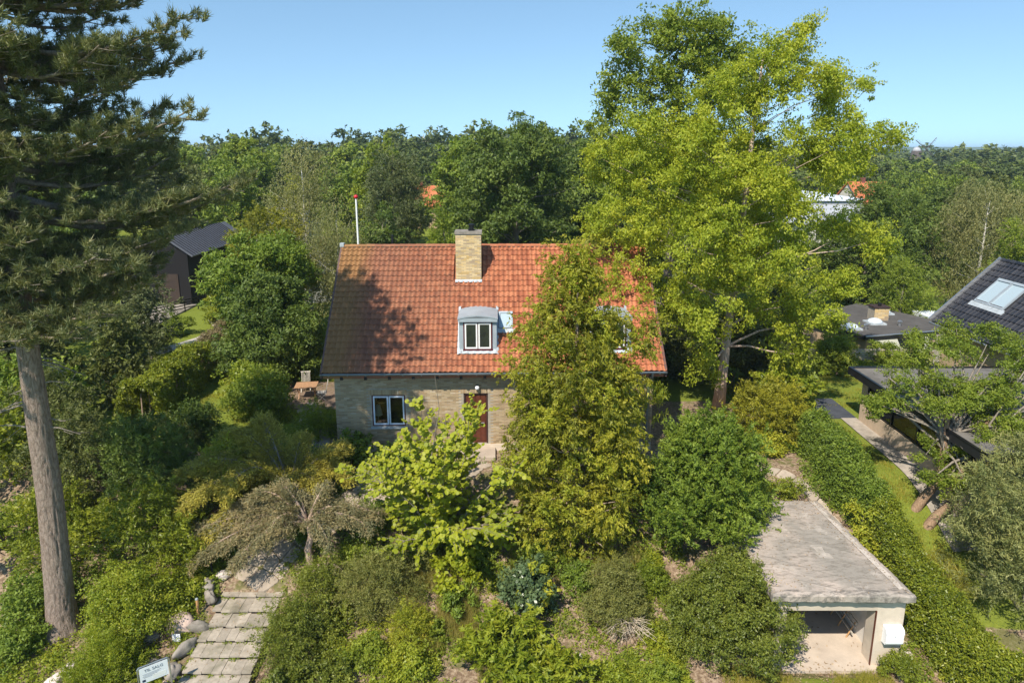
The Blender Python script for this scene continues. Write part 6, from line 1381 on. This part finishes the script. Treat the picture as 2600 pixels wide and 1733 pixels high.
# far wood: everything beyond, one mass
def woodland():
    rs = np.random.RandomState(77); VV, FF, RR = [], [], []; off = 0; protos = []
    for (mat, cr) in [(p_, p_[0]) for p_ in far]:
        v = np.empty(len(cr.vertices) * 3, np.float32); cr.vertices.foreach_get("co", v); v = v.reshape(-1, int(len(v) // 3 // len(cr.polygons)), 3); protos.append(v)
    y = 205.0
    while y < 500:
        st = 15.0 + (y - 205) * .045; xs = np.arange(-y * .85, y * .9, st)
        for x in xs:
            xx, yy = x + rs.uniform(-.4, .4) * st, y + rs.uniform(-.4, .4) * st
            if math.hypot(xx - 208, yy - 360) < 10: continue
            right = xx / yy > .28
            if not right and yy > 270: continue
            v = protos[rs.randint(len(protos))]; keep = rs.permutation(len(v))[:int(1200 if y < 300 else 430)]; v = v[keep]
            c = v.mean(1, keepdims=True); grow = 1.5 if y < 300 else 2.6; v = c + (v - c) * grow
            hgt = rs.uniform(12.5, 19.0) if not right else rs.uniform(8.0, 15.6)
            if y > 300 and right: hgt = rs.uniform(8.0, 17.0)
            s = hgt / 10.; sw = s * rs.uniform(.95, 1.25) * (1.0 if not right else 1.35); a = rs.rand() * 6.28; R_ = np.array([[math.cos(a), -math.sin(a), 0], [math.sin(a), math.cos(a), 0], [0, 0, 1]])
            v = (v @ R_.T) * [sw, sw, s] + [xx, yy, hz(xx, yy)]; VV.append(v.reshape(-1, 3)); RR.append(np.clip(.75 * rs.rand() + .35 * rs.rand(len(v)), 0, 1))
        y += st * .9
    V = np.concatenate(VV); F = np.arange(len(V)).reshape(-1, VV[0].shape[0] // len(RR[0])); print("woodland quads", len(F))
    link("distant_woodland", npmesh("distant_woodland", V, F, "leaf_far", np.concatenate(RR)), kind='stuff')
woodland()
# ridge on the horizon
mb = MB(); n = 160
for i in range(n + 1):
    x = -3200 + 6400 * i / n; h_ = 22 + 9 * mnoise.noise((x * .0013, 3, 0)) + 3 * mnoise.noise((x * .01, 1, 0)) + 2.0 * mnoise.noise((x * .05, 7, 0))
    mb.v += [(x, 2450, -2), (x, 2500, h_), (x, 3300, h_ + 4)]
mb.f = [(3 * i + k, 3 * i + 3 + k, 3 * i + 4 + k, 3 * i + 1 + k) for i in range(n) for k in range(2)]
simple("hill_green", (.05, .09, .03), .95, var=.3, scale=.02)
mb.build("distant_hills", "hill_green", kind='structure')

# ================================================================== GROUND COVER
def scatter(name, mat, regions, n, per, r, L, W, seed, zoff=.03, up=.8, tall=.5, style='rosette'):
    """regions: (x0,x1,y0,y1,weight); soft patches decided by noise"""
    rs = np.random.RandomState(seed); wts = np.array([q[4] for q in regions], float); j = rs.choice(len(regions), n * 3, p=wts / wts.sum()); g = np.array([q[:4] for q in regions])
    X = g[j, 0] + (g[j, 1] - g[j, 0]) * rs.rand(n * 3); Y = g[j, 2] + (g[j, 3] - g[j, 2]) * rs.rand(n * 3)
    f = np.sin(X * 1.7 + seed) * np.sin(Y * 1.9 + seed * .7) + .6 * np.sin(X * 4.3 + Y * 2.1) + .4 * np.sin(X * .8 - Y * 3.3 + seed) + rs.normal(0, .45, n * 3)
    ok = (f > -.05) & ~((X > 7.6) & (X < 11.9) & (Y > 17.4) & (Y < 23.2)) & ~((X > -9.75) & (X < -7.6) & (Y < 20.6)) & ~((Y > 26.0) & (X > -7.6) & (X < 6.3))
    X, Y = X[ok][:n], Y[ok][:n]; k = len(X); I = np.repeat(np.arange(k), per); m = len(I); cr = r * rs.uniform(.5, 1.5, k)
    q = rdir(rs, m) * np.sqrt(rs.rand(m, 1)) * cr[I][:, None]; P = np.stack([X[I] + q[:, 0], Y[I] + q[:, 1], np.zeros(m)], 1); P[:, 2] = H(P[:, 0], P[:, 1]) + zoff + np.abs(q[:, 2]) * tall * 2
    if style == 'blade':
        tt = unit(rs.normal(size=(m, 3)) * .35 + [0, 0, 1.]); V, F = quads(P, tt, rdir(rs, m), L * rs.uniform(.5, 1.4, m), np.full(m, W), tri=True)
    else:
        tt = unit(rs.normal(size=(m, 3)) * [1, 1, .35]); nn = unit(rs.normal(size=(m, 3)) * .5 + [0, 0, up]); V, F = quads(P, tt, nn, L * rs.uniform(.6, 1.3, m), W * rs.uniform(.7, 1.3, m), tri=True)
    link(name, npmesh(name, V, F, mat, .5 * rs.rand(k)[I] + .5 * rs.rand(m)), kind='stuff')
G = [(-6.0, 5.0, 16.3, 21.5, 3), (3.5, 6.0, 16.3, 22, 2.2), (-17, -10, 16.5, 21, 1.5), (-8, -2, 20, 25, 1.6), (-11.5, -9.8, 19.5, 22.5, 1.0), (11.9, 12.5, 16.5, 24, .4)]
scatter("ground_cover", "leaf_mid", G, 5200, 12, .18, .085, .05, 1)
scatter("ground_cover_bright", "leaf_lush", [(-6.0, -2.2, 16.5, 19, 2), (3.6, 5.2, 16.3, 21.5, 3), (-2, 1.5, 20, 22, 1), (-11.5, -9.9, 18, 21.5, 1), (-16, -13.5, 16.8, 19, .7)], 2200, 14, .15, .08, .05, 2, tall=.8)
scatter("leaf_litter", "leaf_litter", [(-17, 6, 16, 24, 3), (6, 12.6, 16.2, 17.6, 1), (11.9, 12.6, 16, 24, .8)], 17000, 1, .05, .055, .028, 3, zoff=.012, up=1.5, tall=0)
scatter("dry_grass", "grass_dry", [(-3.6, -1.2, 18.0, 21.3, 3), (-1, 2, 16.6, 18, .5), (-.2, 4.5, 20.3, 22, .5)], 620, 30, .17, .42, .014, 4, style='blade', tall=.2)
scatter("lawn_grass", "grass_blade", [(6.2, 11.2, 15.8, 17.6, 2), (-5, 6, 15.6, 16.6, .6)], 2600, 14, .12, .10, .012, 5, style='blade', zoff=0, tall=0)
scatter("lawn_tufts", "grass_blade", [(13.6, 15.4, 19, 31, 2.4), (-16.5, -9.5, 27, 40, 4), (11, 22, 32, 37, 2)], 6500, 8, .16, .10, .018, 6, style='blade', zoff=0, tall=0)
scatter("slope_weeds", "leaf_green", [(-8, 6, 21, 26, 3), (-17, -9, 20, 28, 3), (11.6, 13, 23, 29, 1), (-9.8, -7.8, 26, 31, 1)], 2400, 12, .22, .10, .06, 7, tall=.7)

# moss and weeds in the joints of the steps, litter on steps and garage roof
def bits(name, mat, P, per, r, L, W, seed, up=1.0, spread=.5, h=.03):
    rs = np.random.RandomState(seed); P = np.array(P, float); I = np.repeat(np.arange(len(P)), per); m = len(I); q = rdir(rs, m) * (rs.rand(m, 1) ** .5) * r; q[:, 2] = np.abs(q[:, 2]) * h / .03 * .3
    tt = unit(rs.normal(size=(m, 3)) * [1, 1, .3]); nn = unit(rs.normal(size=(m, 3)) * spread + [0, 0, up])
    V, F = quads(P[I] + q, tt, nn, L * rs.uniform(.5, 1.4, m), W * rs.uniform(.6, 1.3, m), tri=True); link(name, npmesh(name, V, F, mat, .5 * rs.rand(len(P))[I] + .5 * rs.rand(m)), kind='stuff')
rs = np.random.RandomState(21); P = []
for (y, z) in steps:
    for k in range(9): P.append((-9.66 + 2.0 * rs.rand() ** 1.4, y + rs.uniform(-.05, .02), z - .10))
    for k in range(5): P.append((-9.72 + rs.uniform(-.06, .05), y + rs.rand() * .55, z - .02))
bits("step_weeds", "leaf_mid", P, 16, .09, .05, .03, 22, h=.05)
P = [(-9.6 + 2.0 * rs.rand(), y + rs.rand() * .55, z + .012) for (y, z) in steps for k in range(26)] + [(rs.uniform(-9.2, -4), rs.uniform(20.3, 24.5), 0) for k in range(300)]
P = [(x, y, z if z else hz(x, y) + .065) for x, y, z in P]
P += [(7.7 + 3.7 * rs.rand() ** 2.2, rs.uniform(17.6, 23.0), -.108) for k in range(420)] + [(rs.uniform(7.7, 11.3), 23.0 - 1.2 * rs.rand() ** 2.5, -.108) for k in range(300)] + [(11.6 - .08 * (y_ - 17.5) - .5 * rs.rand() ** 2, y_, -.10) for y_ in rs.uniform(17.6, 23, 160)]
bits("blown_litter", "leaf_litter", P, 1, .02, .055, .03, 23, spread=.25)

# ================================================================== AIR
g_ = bpy.data.objects["ground"].data; co = np.empty(len(g_.vertices) * 3, np.float32); g_.vertices.foreach_get("co", co); co = co.reshape(-1, 3)
hz_ = MB().box(co[:, 0].min() - 60, co[:, 0].max() + 60, co[:, 1].min() - 60, co[:, 1].max() + 60, min(co[:, 2].min(), -3) - 1, 44).mesh("haze", "acrylic")
hz_.materials.clear(); hm = bpy.data.materials.new("haze"); hm.use_nodes = True; hn = hm.node_tree; hn.nodes.remove(hn.nodes["Principled BSDF"])
pv = hn.nodes.new("ShaderNodeVolumePrincipled"); pv.inputs["Color"].default_value = (.62, .80, 1.0, 1); pv.inputs["Density"].default_value = .00022; pv.inputs["Anisotropy"].default_value = 0
hn.links.new(pv.outputs[0], hn.nodes["Material Output"].inputs["Volume"]); hz_.materials.append(hm)
link("haze", hz_, kind='stuff')
print("TRIS", sum(len(o.data.loops) - 2 * len(o.data.polygons) for o in {o.data.name: o for o in bpy.data.objects if o.type == 'MESH'}.values()))
